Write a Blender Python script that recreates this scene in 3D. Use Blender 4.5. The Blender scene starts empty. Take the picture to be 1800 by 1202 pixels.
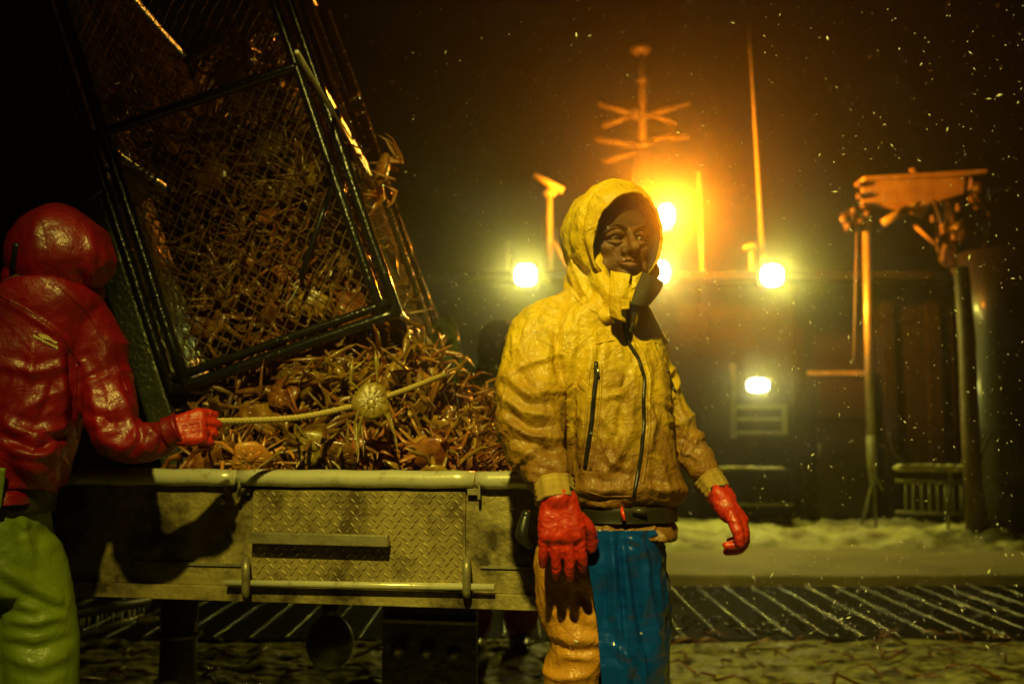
import bpy, bmesh, math, random
import numpy as np
from mathutils import Vector, Matrix
from mathutils.bvhtree import BVHTree

random.seed(7)
rng = np.random.default_rng(7)
R = math.radians
S = bpy.context.scene
C = S.collection

# ------------------------------------------------------------ camera, world, lights
FPX = 1750.0                       # focal length in pixels of the 1800 px wide frame (35 mm lens)
CAMZ = 1.25
PITCH = R(5.0)
cam_d = bpy.data.cameras.new('camera'); cam = bpy.data.objects.new('camera', cam_d); C.objects.link(cam)
cam.location = (0, 0, CAMZ); cam.rotation_euler = (R(90) + PITCH, 0, 0)
cam_d.lens = 36.0 * FPX / 1800; cam_d.sensor_width = 36; cam_d.clip_end = 500; cam_d.clip_start = 0.05
cam_d.dof.use_dof = True; cam_d.dof.focus_distance = 2.5; cam_d.dof.aperture_fstop = 2.4
S.camera = cam

w = bpy.data.worlds.new('World'); S.world = w; w.use_nodes = True; w.cycles.sampling_method = 'NONE'
wn = w.node_tree
bg = wn.nodes['Background']
sky = wn.nodes.new('ShaderNodeTexSky'); sky.sky_type = 'NISHITA'; sky.sun_disc = False
sky.sun_elevation = R(-8); sky.sun_rotation = R(200)
wn.links.new(sky.outputs[0], bg.inputs[0]); bg.inputs[1].default_value = 0.02

S.view_settings.view_transform = 'Standard'; S.view_settings.look = 'None'
S.view_settings.exposure = 0; S.view_settings.gamma = 1; S.view_settings.use_curve_mapping = False
S.cycles.use_denoising = True
S.cycles.max_bounces = 5; S.cycles.diffuse_bounces = 2; S.cycles.glossy_bounces = 3
S.cycles.transmission_bounces = 3; S.cycles.volume_bounces = 0; S.cycles.transparent_max_bounces = 6
S.cycles.caustics_reflective = False; S.cycles.caustics_refractive = False
S.cycles.sample_clamp_indirect = 3; S.cycles.blur_glossy = 0.5


def P(px, py, Y):
    """point of the place seen at that pixel of the 1800 px photograph, Y metres ahead"""
    c = (px - 900) / FPX; v = -(py - 601) / FPX
    d = Vector((c, math.cos(PITCH) - v * math.sin(PITCH), math.sin(PITCH) + v * math.cos(PITCH)))
    return Vector((0, 0, CAMZ)) + d * (Y / d.y)


def ray(px, py):
    return (P(px, py, 1.0) - Vector((0, 0, CAMZ))).normalized()


def on_plane(px, py, p0, n):
    o = Vector((0, 0, CAMZ)); d = ray(px, py)
    return o + d * ((Vector(p0) - o).dot(n) / d.dot(n))


def proj(V):
    V = np.asarray(V, float)
    x = V[:, 0]; y = V[:, 1]; z = V[:, 2] - CAMZ
    f = y * math.cos(PITCH) + z * math.sin(PITCH)
    u = -y * math.sin(PITCH) + z * math.cos(PITCH)
    return 900 + FPX * x / f, 601 - FPX * u / f


def M_(px, Y):
    return px * Y / FPX


def lamp(name, kind, loc, power, color, target=None, size=0.05, angle=None, blend=0.3):
    d = bpy.data.lights.new(name, kind); d.energy = power; d.color = color
    d.shadow_soft_size = size
    if kind == 'SPOT':
        d.spot_size = R(angle); d.spot_blend = blend
    o = bpy.data.objects.new(name, d); C.objects.link(o); o.location = loc
    if target is not None:
        o.rotation_euler = (Vector(target) - Vector(loc)).to_track_quat('-Z', 'Y').to_euler()
    return o


# the work light on the gallows behind the photographer
KEY = Vector((-0.40, -1.1, 4.55))
lamp('work_light', 'SPOT', KEY, 1250, (1.0, 0.84, 0.13), (0.55, 2.5, 1.15), 0.07, 52, 1.0)

FLOOD = (1.0, 0.88, 0.07)
SODIUM = (1.0, 0.255, 0.006)

# ------------------------------------------------------------ numpy noise
def _hash(ix, iy, iz, seed):
    h = (ix * 374761393 + iy * 668265263 + iz * 2147483647 + seed * 1274126177) & 0xffffffff
    h = ((h ^ (h >> 13)) * 1274126177) & 0xffffffff
    h = h ^ (h >> 16)
    return (h & 0xffff) / 32767.5 - 1.0


def vn(p, seed=0):
    p = np.asarray(p, float)
    i = np.floor(p).astype(np.int64); f = p - i; f = f * f * f * (f * (f * 6 - 15) + 10)
    r = 0
    for dx in (0, 1):
        for dy in (0, 1):
            for dz in (0, 1):
                wt = (f[:, 0] if dx else 1 - f[:, 0]) * (f[:, 1] if dy else 1 - f[:, 1]) * (f[:, 2] if dz else 1 - f[:, 2])
                r = r + wt * _hash(i[:, 0] + dx, i[:, 1] + dy, i[:, 2] + dz, seed)
    return r


def fbm(p, o=4, seed=0):
    p = np.asarray(p, float); a = 1; r = 0
    for k in range(o):
        r = r + a * vn(p * (2.03 ** k) + 17.3 * k, seed + k); a *= .5
    return r


def ridge(p, seed=0, warp=.6, sharp=2.0):
    q = p + warp * np.stack([vn(p * .7, seed + 11), vn(p * .7, seed + 12), vn(p * .7, seed + 13)], 1)
    n = vn(q, seed)
    return np.clip(1 - np.abs(n) * 1.9, 0, 1) ** sharp


def crease(p, seed=0, warp=.6):
    """sharp edged cloth creases: tent shaped ridges where the noise changes sign, zero on average"""
    q = p + warp * np.stack([vn(p * .7, seed + 11), vn(p * .7, seed + 12), vn(p * .7, seed + 13)], 1)
    return .27 - np.sqrt(vn(q, seed) ** 2 + .0016)


# ------------------------------------------------------------ materials
MATS = {}


def mat(name, col, rough=.6, metal=0, coat=0, col2=None, scale=8, bump=0, bscale=40, spec=.5, mixlo=.35, mixhi=.65,
        hem_tint=None, emit=None, stretch=None, rand=0, coat_rough=.12, bump2=0, bscale2=6, rough2=None, crinkle=None):
    if name in MATS: return MATS[name]
    m = bpy.data.materials.new(name); m.use_nodes = True; MATS[name] = m
    t = m.node_tree; N = t.nodes; L = t.links; b = N['Principled BSDF']
    b.inputs['Roughness'].default_value = rough; b.inputs['Metallic'].default_value = metal
    b.inputs['Coat Weight'].default_value = coat; b.inputs['Coat Roughness'].default_value = coat_rough
    b.inputs['Specular IOR Level'].default_value = spec
    b.inputs['Base Color'].default_value = (*col, 1)
    tc = N.new('ShaderNodeTexCoord'); mp = N.new('ShaderNodeMapping'); L.new(tc.outputs['Object'], mp.inputs[0])
    if stretch: mp.inputs['Scale'].default_value = stretch
    src = None
    if col2 is not None:
        n = N.new('ShaderNodeTexNoise'); n.inputs['Scale'].default_value = scale; n.inputs['Detail'].default_value = 6
        n.inputs['Roughness'].default_value = .62
        L.new(mp.outputs[0], n.inputs['Vector'])
        r = N.new('ShaderNodeValToRGB'); r.color_ramp.elements[0].position = mixlo; r.color_ramp.elements[1].position = mixhi
        r.color_ramp.elements[0].color = (*col, 1); r.color_ramp.elements[1].color = (*col2, 1)
        L.new(n.outputs[0], r.inputs[0]); src = r.outputs[0]
        if rough2 is not None:
            mr = N.new('ShaderNodeMapRange'); mr.inputs[1].default_value = mixlo; mr.inputs[2].default_value = mixhi
            mr.inputs[3].default_value = rough; mr.inputs[4].default_value = rough2
            L.new(n.outputs[0], mr.inputs[0]); L.new(mr.outputs[0], b.inputs['Roughness'])
    if hem_tint is not None:           # (colour, noise scale, z where it is full, z where it ends): noisy second colour, strongest at the low end
        dc, ds, z0, z1, amt = hem_tint
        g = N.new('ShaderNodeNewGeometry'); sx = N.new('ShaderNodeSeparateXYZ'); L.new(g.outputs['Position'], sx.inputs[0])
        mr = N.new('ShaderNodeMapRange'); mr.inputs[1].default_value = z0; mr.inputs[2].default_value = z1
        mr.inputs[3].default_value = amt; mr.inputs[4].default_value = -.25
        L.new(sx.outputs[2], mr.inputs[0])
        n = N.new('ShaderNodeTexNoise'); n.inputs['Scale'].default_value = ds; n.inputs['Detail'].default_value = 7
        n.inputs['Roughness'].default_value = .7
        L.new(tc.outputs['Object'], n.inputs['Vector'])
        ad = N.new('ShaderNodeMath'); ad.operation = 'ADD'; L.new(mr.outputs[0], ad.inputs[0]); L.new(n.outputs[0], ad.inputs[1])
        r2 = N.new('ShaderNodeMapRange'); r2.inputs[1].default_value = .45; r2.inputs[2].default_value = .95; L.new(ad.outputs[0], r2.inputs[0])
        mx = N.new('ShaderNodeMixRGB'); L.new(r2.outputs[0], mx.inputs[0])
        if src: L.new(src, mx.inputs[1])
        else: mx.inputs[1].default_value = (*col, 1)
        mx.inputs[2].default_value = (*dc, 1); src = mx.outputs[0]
    if rand:
        oi = N.new('ShaderNodeObjectInfo'); hs = N.new('ShaderNodeHueSaturation')
        mr = N.new('ShaderNodeMapRange'); mr.inputs[3].default_value = 1 - rand; mr.inputs[4].default_value = 1 + rand
        L.new(oi.outputs['Random'], mr.inputs[0]); L.new(mr.outputs[0], hs.inputs['Value'])
        mr2 = N.new('ShaderNodeMapRange'); mr2.inputs[3].default_value = .478; mr2.inputs[4].default_value = .528
        ml = N.new('ShaderNodeMath'); ml.operation = 'MULTIPLY'; ml.inputs[1].default_value = 7.31
        fr = N.new('ShaderNodeMath'); fr.operation = 'FRACT'
        L.new(oi.outputs['Random'], ml.inputs[0]); L.new(ml.outputs[0], fr.inputs[0]); L.new(fr.outputs[0], mr2.inputs[0]); L.new(mr2.outputs[0], hs.inputs['Hue'])
        if src: L.new(src, hs.inputs['Color'])
        else: hs.inputs['Color'].default_value = (*col, 1)
        src = hs.outputs[0]
    if src: L.new(src, b.inputs['Base Color'])
    last = None
    for bb, sc in ((bump, bscale), (bump2, bscale2)):
        if bb:
            n = N.new('ShaderNodeTexNoise'); n.inputs['Scale'].default_value = sc; n.inputs['Detail'].default_value = 5
            L.new(mp.outputs[0], n.inputs['Vector'])
            bu = N.new('ShaderNodeBump'); bu.inputs['Strength'].default_value = bb; bu.inputs['Distance'].default_value = .35 / sc
            L.new(n.outputs[0], bu.inputs['Height'])
            if last: L.new(last, bu.inputs['Normal'])
            last = bu.outputs[0]
    for cs, cd in (crinkle or ()):          # thin creases pressed into oilskin
        n = N.new('ShaderNodeTexNoise'); n.inputs['Scale'].default_value = cs; n.inputs['Detail'].default_value = 2.5
        n.inputs['Distortion'].default_value = 1.2
        L.new(mp.outputs[0], n.inputs['Vector'])
        m1 = N.new('ShaderNodeMath'); m1.operation = 'SUBTRACT'; m1.inputs[1].default_value = .5; L.new(n.outputs[0], m1.inputs[0])
        m2 = N.new('ShaderNodeMath'); m2.operation = 'ABSOLUTE'; L.new(m1.outputs[0], m2.inputs[0])
        bu = N.new('ShaderNodeBump'); bu.inputs['Strength'].default_value = 1; bu.inputs['Distance'].default_value = cd
        L.new(m2.outputs[0], bu.inputs['Height'])
        if last: L.new(last, bu.inputs['Normal'])
        last = bu.outputs[0]
    if last: L.new(last, b.inputs['Normal']); L.new(last, b.inputs['Coat Normal'])
    if emit:
        b.inputs['Emission Color'].default_value = (*emit[0], 1); b.inputs['Emission Strength'].default_value = emit[1]
        m.cycles.emission_sampling = 'NONE'
    return m


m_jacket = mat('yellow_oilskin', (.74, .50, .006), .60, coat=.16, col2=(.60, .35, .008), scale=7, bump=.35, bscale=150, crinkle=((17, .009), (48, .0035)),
               hem_tint=((.22, .10, .012), 9, 1.02, 1.62, .72), bump2=.35, bscale2=34, coat_rough=.16)  # turns browner and darker towards the hem
m_lining_shade = mat('lining_and_hood_shade', (.026, .018, .006), .7, bump=.2, bscale=200)
m_zip = mat('black_zip', (.012, .012, .012), .35, bump=.6, bscale=500)
m_metal = mat('zip_metal', (.6, .6, .55), .3, metal=1)
m_red = mat('red_oilskin', (.28, .003, .011), .45, coat=.26, col2=(.17, .005, .010), scale=7, bump=.25, bscale=150, coat_rough=.2, bump2=.25, bscale2=30, crinkle=((9, .006), (40, .0016)))
m_green = mat('green_oilskin', (.22, .30, .008), .55, coat=.12, col2=(.15, .22, .007), scale=5, bump=.2, bscale=200, coat_rough=.2, crinkle=((9, .006), (45, .002)))
m_tan = mat('tan_oilskin', (.60, .27, .02), .55, coat=.2, crinkle=((12, .010), (45, .004)), col2=(.50, .22, .02), scale=7, bump=.25, bscale=240, coat_rough=.2)
m_blue = mat('blue_oilskin', (.003, .065, .42), .24, coat=.45, col2=(.002, .045, .30), scale=5, bump=.32, bscale=55, coat_rough=.10, bump2=.3, bscale2=16, stretch=(.35, .35, 1))
m_glove = mat('red_rubber', (.58, .026, .006), .5, coat=.22, col2=(.40, .016, .005), scale=26, bump=.4, bscale=260, coat_rough=.25, crinkle=((50, .003),))
m_skin = mat('skin', (.19, .085, .036), .66, col2=(.09, .040, .018), scale=45, bump=.6, bscale=200, bump2=.4, bscale2=50)
m_cap = mat('brown_wool', (.06, .026, .009), .9, bump=.8, bscale=260)
m_rib = mat('ribbed_cuff', (.42, .28, .045), .8, col2=(.25, .15, .03), scale=14, bump=.8, bscale=200, stretch=(1, 1, .1))
m_belt = mat('black_belt', (.018, .015, .007), .45, bump=.4, bscale=180, coat=.3)
m_dark = mat('dark_oilskin', (.03, .03, .02), .5, coat=.2, bump=.3, bscale=60)
m_orange = mat('orange_oilskin', (.45, .07, .01), .45, coat=.3, bump=.3, bscale=60)
m_boot = mat('black_rubber', (.015, .015, .014), .4, coat=.3)
m_steel = mat('worn_steel', (.42, .38, .22), .38, metal=.55, col2=(.13, .10, .05), scale=14, bump=.35, bscale=90, mixlo=.42, mixhi=.70, rough2=.65)
m_paint = mat('scuffed_table_plate', (.35, .285, .10), .50, metal=.25, col2=(.055, .038, .016), scale=9, bump=.6, bscale=70, mixlo=.42, mixhi=.62, bump2=.5, bscale2=12, rough2=.7)
m_tread = mat('tread_plate_steel', (.46, .37, .14), .40, metal=.45, col2=(.10, .07, .025), scale=9, bump=.4, bscale=120, mixlo=.42, mixhi=.62, rough2=.6)
m_lug = mat('worn_tread_lug', (.62, .54, .26), .32, metal=.3, col2=(.30, .23, .09), scale=12)
m_tube = mat('polished_tube', (.62, .60, .42), .27, metal=.25, col2=(.24, .20, .10), scale=24, bump=.15, bscale=60, mixlo=.54, mixhi=.74, rough2=.5, coat=.4)
m_black = mat('wet_black_steel', (.012, .012, .010), .25, coat=.8, bump=.45, bscale=70, coat_rough=.12)
m_launch = mat('wet_green_steel', (.07, .075, .035), .35, metal=.2, coat=1, col2=(.035, .04, .018), scale=10, bump=1, bscale=75, coat_rough=.08)
m_net = mat('tarred_twine', (.24, .15, .05), .45, coat=.4)
m_rope = mat('straw_rope', (.50, .38, .12), .6, coat=.15, bump=.4, bscale=300)
m_grope = mat('green_rope', (.17, .24, .10), .6, coat=.2, bump=.4, bscale=300)
m_brope = mat('brown_rope', (.15, .12, .055), .6, coat=.3, bump=.4, bscale=300)
m_white = mat('white_twine', (.55, .52, .36), .6)
m_crab = mat('crab_shell', (.17, .055, .010), .34, coat=.6, col2=(.36, .17, .028), scale=16, bump=.5, bscale=180, rand=.45, mixlo=.4, mixhi=.62, coat_rough=.12)
m_crabb = mat('pale_crab_shell', (.34, .25, .045), .36, coat=.6, col2=(.20, .12, .022), scale=20, bump=.6, bscale=160, coat_rough=.12)
m_crabo = mat('orange_crab_shell', (.62, .20, .03), .34, coat=.6, col2=(.60, .34, .07), scale=30, bump=.6, bscale=160, coat_rough=.12)
m_house = mat('wheelhouse_paint', (.022, .024, .012), .75, col2=(.010, .010, .006), scale=2.5, bump=.4, bscale=12, spec=.3)
m_signal = mat('signal_mast_paint', (.06, .045, .03), .6)
m_postd = mat('rusty_post_paint', (.20, .15, .09), .55, col2=(.12, .08, .045), scale=6, bump=.5, bscale=40)
m_trim = mat('pale_trim_paint', (.42, .42, .26), .5, col2=(.25, .24, .12), scale=9)
m_mast = mat('mast_paint', (.55, .50, .40), .5, col2=(.4, .35, .25), scale=6)
m_gantry = mat('gantry_paint', (.55, .50, .30), .30, metal=.2, col2=(.36, .30, .15), scale=5, coat=.4, bump=.2, bscale=40)
m_gplate = mat('gantry_plate_paint', (.75, .60, .36), .6, col2=(.50, .34, .18), scale=5)
m_snow = mat('slushy_snow', (.66, .66, .40), .75, col2=(.30, .26, .13), scale=2.6, bump=.7, bscale=22, mixlo=.40, mixhi=.62, bump2=.5, bscale2=90)
m_near = mat('slush_on_planks', (.060, .045, .020), .45, col2=(.52, .50, .20), scale=20, bump=.9, bscale=60, mixlo=.40, mixhi=.64, stretch=(.5, 1, 1), bump2=.6, bscale2=90, rough2=.8)
m_coam = mat('worn_hatch_cover', (.42, .35, .17), .75, col2=(.28, .24, .10), scale=1.6, bump=.35, bscale=40)
m_deck = mat('wet_deck_plank', (.008, .006, .003), .7, spec=.03, col2=(.014, .011, .005), scale=9, bump=.9, bscale=40, bump2=.5, bscale2=12)
m_bead = mat('wet_ice_bead', (.03, .026, .014), .10, coat=1, coat_rough=.05)
m_bar = mat('wet_deck_bar', (.035, .028, .013), .16, metal=.3, coat=1, bump=1.0, bscale=90, coat_rough=.08)
m_sea = mat('black_sea', (.004, .005, .006), .25, bump=.6, bscale=.6)
m_flake = mat('snowflake', (.8, .8, .74), .8)
m_emitf = mat('floodlight_glass', (.9, .9, .8), .3, emit=((1, .97, .55), 30))
m_emits = mat('sodium_lamp_glass', (.9, .8, .6), .3, emit=((1, .90, .55), 40))
m_logo = mat('cream_print', (.62, .50, .20), .6)
m_redtag = mat('red_tag', (.7, .05, .02), .4, coat=.4)
m_eye = mat('eye_white', (.16, .11, .07), .3)
m_dark2 = mat('dark_iron', (.03, .027, .018), .5, coat=.3, bump=.5, bscale=30, col2=(.05, .04, .02), scale=9)
m_lip = mat('lips', (.20, .075, .04), .6)

# ------------------------------------------------------------ object helpers
BASE = {}


def tag(o, label=None, cat=None, group=None, kind=None):
    if label: o['label'] = label
    if cat: o['category'] = cat
    if group: o['group'] = group
    if kind: o['kind'] = kind
    return o


def thing(name, label, cat, loc=(0, 0, 0), group=None):
    o = bpy.data.objects.new(name, None); C.objects.link(o); o.location = loc; o.empty_display_size = .1
    BASE[o.name] = Vector(loc)
    return tag(o, label, cat, group)


def link(name, me, m, parent=None, smooth=True):
    o = bpy.data.objects.new(name, me); C.objects.link(o)
    if m is not None:
        me.materials.clear()
        for q in (m if isinstance(m, (list, tuple)) else [m]): me.materials.append(q)
    if smooth:
        me.shade_smooth()
    if parent is not None:
        b = BASE[parent.name]; me.transform(Matrix.Translation(-b)); o.parent = parent; BASE[o.name] = b
    else:
        BASE[o.name] = Vector((0, 0, 0))
    return o


class G:
    """collects verts and faces"""
    def __init__(s): s.v = []; s.f = []
    def add(s, v, f):
        n = len(s.v); s.v += [tuple(q) for q in v]; s.f += [tuple(i + n for i in q) for q in f]; return s
    def box(s, c, d, rot=None):
        c = Vector(c); hx, hy, hz = [q / 2 for q in d]
        v = [Vector((x, y, z)) for x in (-hx, hx) for y in (-hy, hy) for z in (-hz, hz)]
        if rot is not None: v = [rot @ q for q in v]
        return s.add([c + q for q in v], [(0, 1, 3, 2), (4, 6, 7, 5), (0, 4, 5, 1), (2, 3, 7, 6), (0, 2, 6, 4), (1, 5, 7, 3)])
    def tube(s, pts, rad, seg=10, caps=True, flat=1.0, side=None, twist=0):
        pts = [Vector(p) for p in pts]; n = len(pts)
        if not hasattr(rad, '__len__'): rad = [rad] * n
        up = None; v = []; f = []
        for i, p in enumerate(pts):
            t = (pts[min(i + 1, n - 1)] - pts[max(i - 1, 0)])
            t = t.normalized() if t.length > 1e-9 else Vector((0, 0, 1))
            if up is None:
                up = Vector(side) if side is not None else (Vector((0, 0, 1)) if abs(t.z) < .9 else Vector((1, 0, 0)))
            up = (up - t * up.dot(t)).normalized(); b = t.cross(up)
            for k in range(seg):
                a = 2 * math.pi * k / seg + twist
                v.append(p + up * math.cos(a) * rad[i] + b * math.sin(a) * rad[i] * flat)
        for i in range(n - 1):
            for k in range(seg):
                k2 = (k + 1) % seg
                f.append((i * seg + k, i * seg + k2, (i + 1) * seg + k2, (i + 1) * seg + k))
        if caps:
            f.append(tuple(range(seg))[::-1]); f.append(tuple(range((n - 1) * seg, n * seg)))
        return s.add(v, f)
    def ell(s, c, r, rot=None, nu=20, nv=12):
        c = Vector(c); v = []; f = []
        for j in range(1, nv):
            th = math.pi * j / nv
            for i in range(nu):
                ph = 2 * math.pi * i / nu
                v.append(Vector((r[0] * math.sin(th) * math.cos(ph), r[1] * math.sin(th) * math.sin(ph), r[2] * math.cos(th))))
        v += [Vector((0, 0, r[2])), Vector((0, 0, -r[2]))]
        for j in range(nv - 2):
            for i in range(nu):
                i2 = (i + 1) % nu
                f.append((j * nu + i, (j + 1) * nu + i, (j + 1) * nu + i2, j * nu + i2))
        T = (nv - 1) * nu
        for i in range(nu):
            i2 = (i + 1) % nu
            f.append((T, i, i2)); f.append((T + 1, (nv - 2) * nu + i2, (nv - 2) * nu + i))
        if rot is not None: v = [rot @ q for q in v]
        return s.add([c + q for q in v], f)
    def caps_chain(s, pts, rad, seg=14, sub=6):
        """rounded limb: tube through the points (smoothed) with ball ends"""
        pts = [Vector(p) for p in pts]
        q, r = smooth_path(pts, rad, sub)
        s.tube(q, r, seg)
        s.ell(q[0], (r[0],) * 3, nu=seg, nv=8); s.ell(q[-1], (r[-1],) * 3, nu=seg, nv=8)
        return s
    def loft(s, rings, seg=40, power=2.3, sub=5):
        """rings: (centre, half width vector, half depth vector)"""
        c = [Vector(r[0]) for r in rings]; a = [Vector(r[1]) for r in rings]; b = [Vector(r[2]) for r in rings]
        cc, _ = smooth_path(c, [1] * len(c), sub); aa, _ = smooth_path(a, [1] * len(c), sub); bb, _ = smooth_path(b, [1] * len(c), sub)
        v = []; f = []
        for i in range(len(cc)):
            for k in range(seg):
                t = 2 * math.pi * k / seg
                ct, st = math.cos(t), math.sin(t)
                x = math.copysign(abs(ct) ** (2 / power), ct); y = math.copysign(abs(st) ** (2 / power), st)
                v.append(cc[i] + aa[i] * x + bb[i] * y)
        n = len(cc)
        for i in range(n - 1):
            for k in range(seg):
                k2 = (k + 1) % seg
                f.append((i * seg + k, i * seg + k2, (i + 1) * seg + k2, (i + 1) * seg + k))
        f.append(tuple(range(seg))[::-1]); f.append(tuple(range((n - 1) * seg, n * seg)))
        return s.add(v, f)
    def mesh(s, name='m'):
        me = bpy.data.meshes.new(name); me.from_pydata(s.v, [], s.f); me.update(); return me
    def obj(s, name, m, parent=None, smooth=True, bevel=0):
        me = s.mesh(name)
        if bevel:
            bm = bmesh.new(); bm.from_mesh(me)
            bmesh.ops.recalc_face_normals(bm, faces=bm.faces)
            bmesh.ops.bevel(bm, geom=list(bm.edges), offset=bevel, segments=2, affect='EDGES', profile=.7, clamp_overlap=True)
            bm.to_mesh(me); bm.free()
        o = link(name, me, m, parent, smooth)
        if smooth and bevel:
            pass
        return o


def smooth_path(pts, rad, sub):
    n = len(pts); out = []; ro = []
    for i in range(n - 1):
        p0 = pts[max(i - 1, 0)]; p1 = pts[i]; p2 = pts[i + 1]; p3 = pts[min(i + 2, n - 1)]
        for k in range(sub):
            t = k / sub
            out.append(0.5 * ((2 * p1) + (p2 - p0) * t + (2 * p0 - 5 * p1 + 4 * p2 - p3) * t * t + (-p0 + 3 * p1 - 3 * p2 + p3) * t ** 3))
            ro.append(rad[i] * (1 - t) + rad[i + 1] * t)
    out.append(pts[-1]); ro.append(rad[-1])
    return out, ro


def fuse(g, voxel=.006, smooth=4, disp=None, relax=0):
    """one continuous surface from overlapping pieces, then real displacement"""
    me = g.mesh('t'); o = bpy.data.objects.new('t', me); C.objects.link(o)
    m = o.modifiers.new('r', 'REMESH'); m.mode = 'VOXEL'; m.voxel_size = voxel
    if smooth:
        sm = o.modifiers.new('s', 'SMOOTH'); sm.factor = .5; sm.iterations = smooth
    dg = bpy.context.evaluated_depsgraph_get(); dg.update()
    out = bpy.data.meshes.new_from_object(o.evaluated_get(dg))
    bpy.data.objects.remove(o); bpy.data.meshes.remove(me)
    if disp is not None: displace(out, disp)
    return out


def displace(me, fn):
    n = len(me.vertices); co = np.empty(n * 3); me.vertices.foreach_get('co', co); co = co.reshape(-1, 3)
    no = np.empty(n * 3); me.vertex_normals.foreach_get('vector', no); no = no.reshape(-1, 3)
    d = fn(co, no)
    co2 = co + no * d[:, None]
    me.vertices.foreach_set('co', co2.reshape(-1)); me.update()


def strokes(co, no, lst):
    """creases and ridges run along polylines given in the front view"""
    x, y = proj(co); r = np.zeros(len(co)); face = np.clip(-no[:, 1] * 2.2, 0, 1)
    for pts, wd, amp in lst:
        best = np.full(len(co), 1e9); tt = np.zeros(len(co)); L = len(pts) - 1
        for i in range(L):
            ax, ay = pts[i]; bx, by = pts[i + 1]
            dx, dy = bx - ax, by - ay; q = np.clip(((x - ax) * dx + (y - ay) * dy) / (dx * dx + dy * dy), 0, 1)
            d = np.hypot(x - ax - q * dx, y - ay - q * dy); s = d < best
            best[s] = d[s]; tt[s] = (i + q[s]) / L
        tap = np.clip(np.sin(np.pi * np.clip(tt, .02, .98)), 0, 1) ** .5
        r += amp * face * tap * (np.exp(-np.sqrt((best / wd) ** 2 + .02) * 1.25) - .40 * np.exp(-((best - 2.0 * wd) / wd) ** 2))
    return r


def limb_coords(co, pts):
    """distance along the limb and offset from its axis"""
    P_ = np.array([tuple(p) for p in pts]); best = np.full(len(co), 1e9); s = np.zeros(len(co)); off = np.zeros((len(co), 3)); acc = 0
    for i in range(len(P_) - 1):
        a, b = P_[i], P_[i + 1]; d = b - a; l = np.linalg.norm(d)
        q = np.clip((co - a) @ d / l ** 2, 0, 1); pr = a + q[:, None] * d; e = np.linalg.norm(co - pr, axis=1); k = e < best
        best[k] = e[k]; s[k] = acc + q[k] * l; off[k] = (co - pr)[k]; acc += l
    return s, off, best


def bvh_of(me, base=Vector((0, 0, 0))):
    return BVHTree.FromPolygons([v.co + base for v in me.vertices], [tuple(p.vertices) for p in me.polygons])


def hit(bvh, px, py, lift=0.0):
    o = Vector((0, 0, CAMZ)); h = bvh.ray_cast(o, ray(px, py))
    if h[0] is None: return None
    n = h[1]
    if n.dot(ray(px, py)) > 0: n = -n
    return h[0] + n * lift


def trace(bvh, pts, lift, step=5):
    out = []
    for i in range(len(pts) - 1):
        a, b = pts[i], pts[i + 1]; n = max(1, int(math.hypot(b[0] - a[0], b[1] - a[1]) / step))
        for k in range(n + (i == len(pts) - 2)):
            t = k / n; p = hit(bvh, a[0] + (b[0] - a[0]) * t, a[1] + (b[1] - a[1]) * t, lift)
            if p is not None: out.append(p)
    sm = [out[0]]
    for i in range(1, len(out) - 1): sm.append((out[i - 1] + out[i] * 2 + out[i + 1]) / 4)
    sm.append(out[-1])
    return sm


def rope_g(g, pts, r, pitch=.05, seg=6, sub=10, strands=3):
    q, _ = smooth_path([Vector(p) for p in pts], [1] * len(pts), sub)
    # resample evenly
    L = [0]
    for i in range(1, len(q)): L.append(L[-1] + (q[i] - q[i - 1]).length)
    n = max(4, int(L[-1] / (pitch / 7))); n = min(n, 420)
    res = []; j = 0
    for k in range(n + 1):
        d = L[-1] * k / n
        while j < len(q) - 2 and L[j + 1] < d: j += 1
        t = (d - L[j]) / max(1e-9, L[j + 1] - L[j]); res.append(q[j].lerp(q[j + 1], min(1, t)))
    up = Vector((.1, .2, 1))
    fr = []
    for i in range(len(res)):
        t = (res[min(i + 1, n)] - res[max(i - 1, 0)]).normalized(); up = (up - t * up.dot(t)).normalized(); fr.append((up.copy(), t.cross(up)))
    for s in range(strands):
        pp = []
        for i, p in enumerate(res):
            a = 2 * math.pi * (s / strands + (L[-1] * i / n) / pitch)
            pp.append(p + (fr[i][0] * math.cos(a) + fr[i][1] * math.sin(a)) * r * .5)
        g.tube(pp, r * .58, seg)
    return g


# ============================================================ THE SETTING
def grid_mesh(x0, x1, y0, y1, nx, ny, zf):
    xs = np.linspace(x0, x1, nx); ys = np.linspace(y0, y1, ny); X, Y = np.meshgrid(xs, ys)
    co = np.stack([X.ravel(), Y.ravel(), np.zeros(nx * ny)], 1); co[:, 2] = zf(co)
    idx = np.arange(nx * ny).reshape(ny, nx)
    f = np.stack([idx[:-1, :-1], idx[:-1, 1:], idx[1:, 1:], idx[1:, :-1]], -1).reshape(-1, 4)
    me = bpy.data.meshes.new('grid'); me.from_pydata(co.tolist(), [], f.tolist()); me.update(); return me


sea = link('sea', grid_mesh(-70, 70, -60, 80, 40, 40, lambda c: -2.6 + .25 * fbm(c * .25, 3, 5)), m_sea); tag(sea, kind='structure')
hull = G().box((1.0, 5.0, -.9), (13.0, 30, 1.7)).obj('deck', m_dark2, smooth=False); tag(hull, kind='structure')
# near slush lying on the planks
def near_z(c):
    n = fbm(c * np.array([3.0, 8.0, 1]), 4, 3); h = fbm(c * np.array([16., 30., 1]), 3, 9)
    edge = np.clip((6.12 + .10 * vn(c * 2.2, 8) - c[:, 1]) / .25, 0, 1)
    return -.02 + edge * (.035 + .020 * n + .009 * h)
near = link('slush', grid_mesh(-3.6, 6.2, 1.2, 6.5, 420, 330, near_z), m_near); tag(near, kind='structure')
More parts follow.
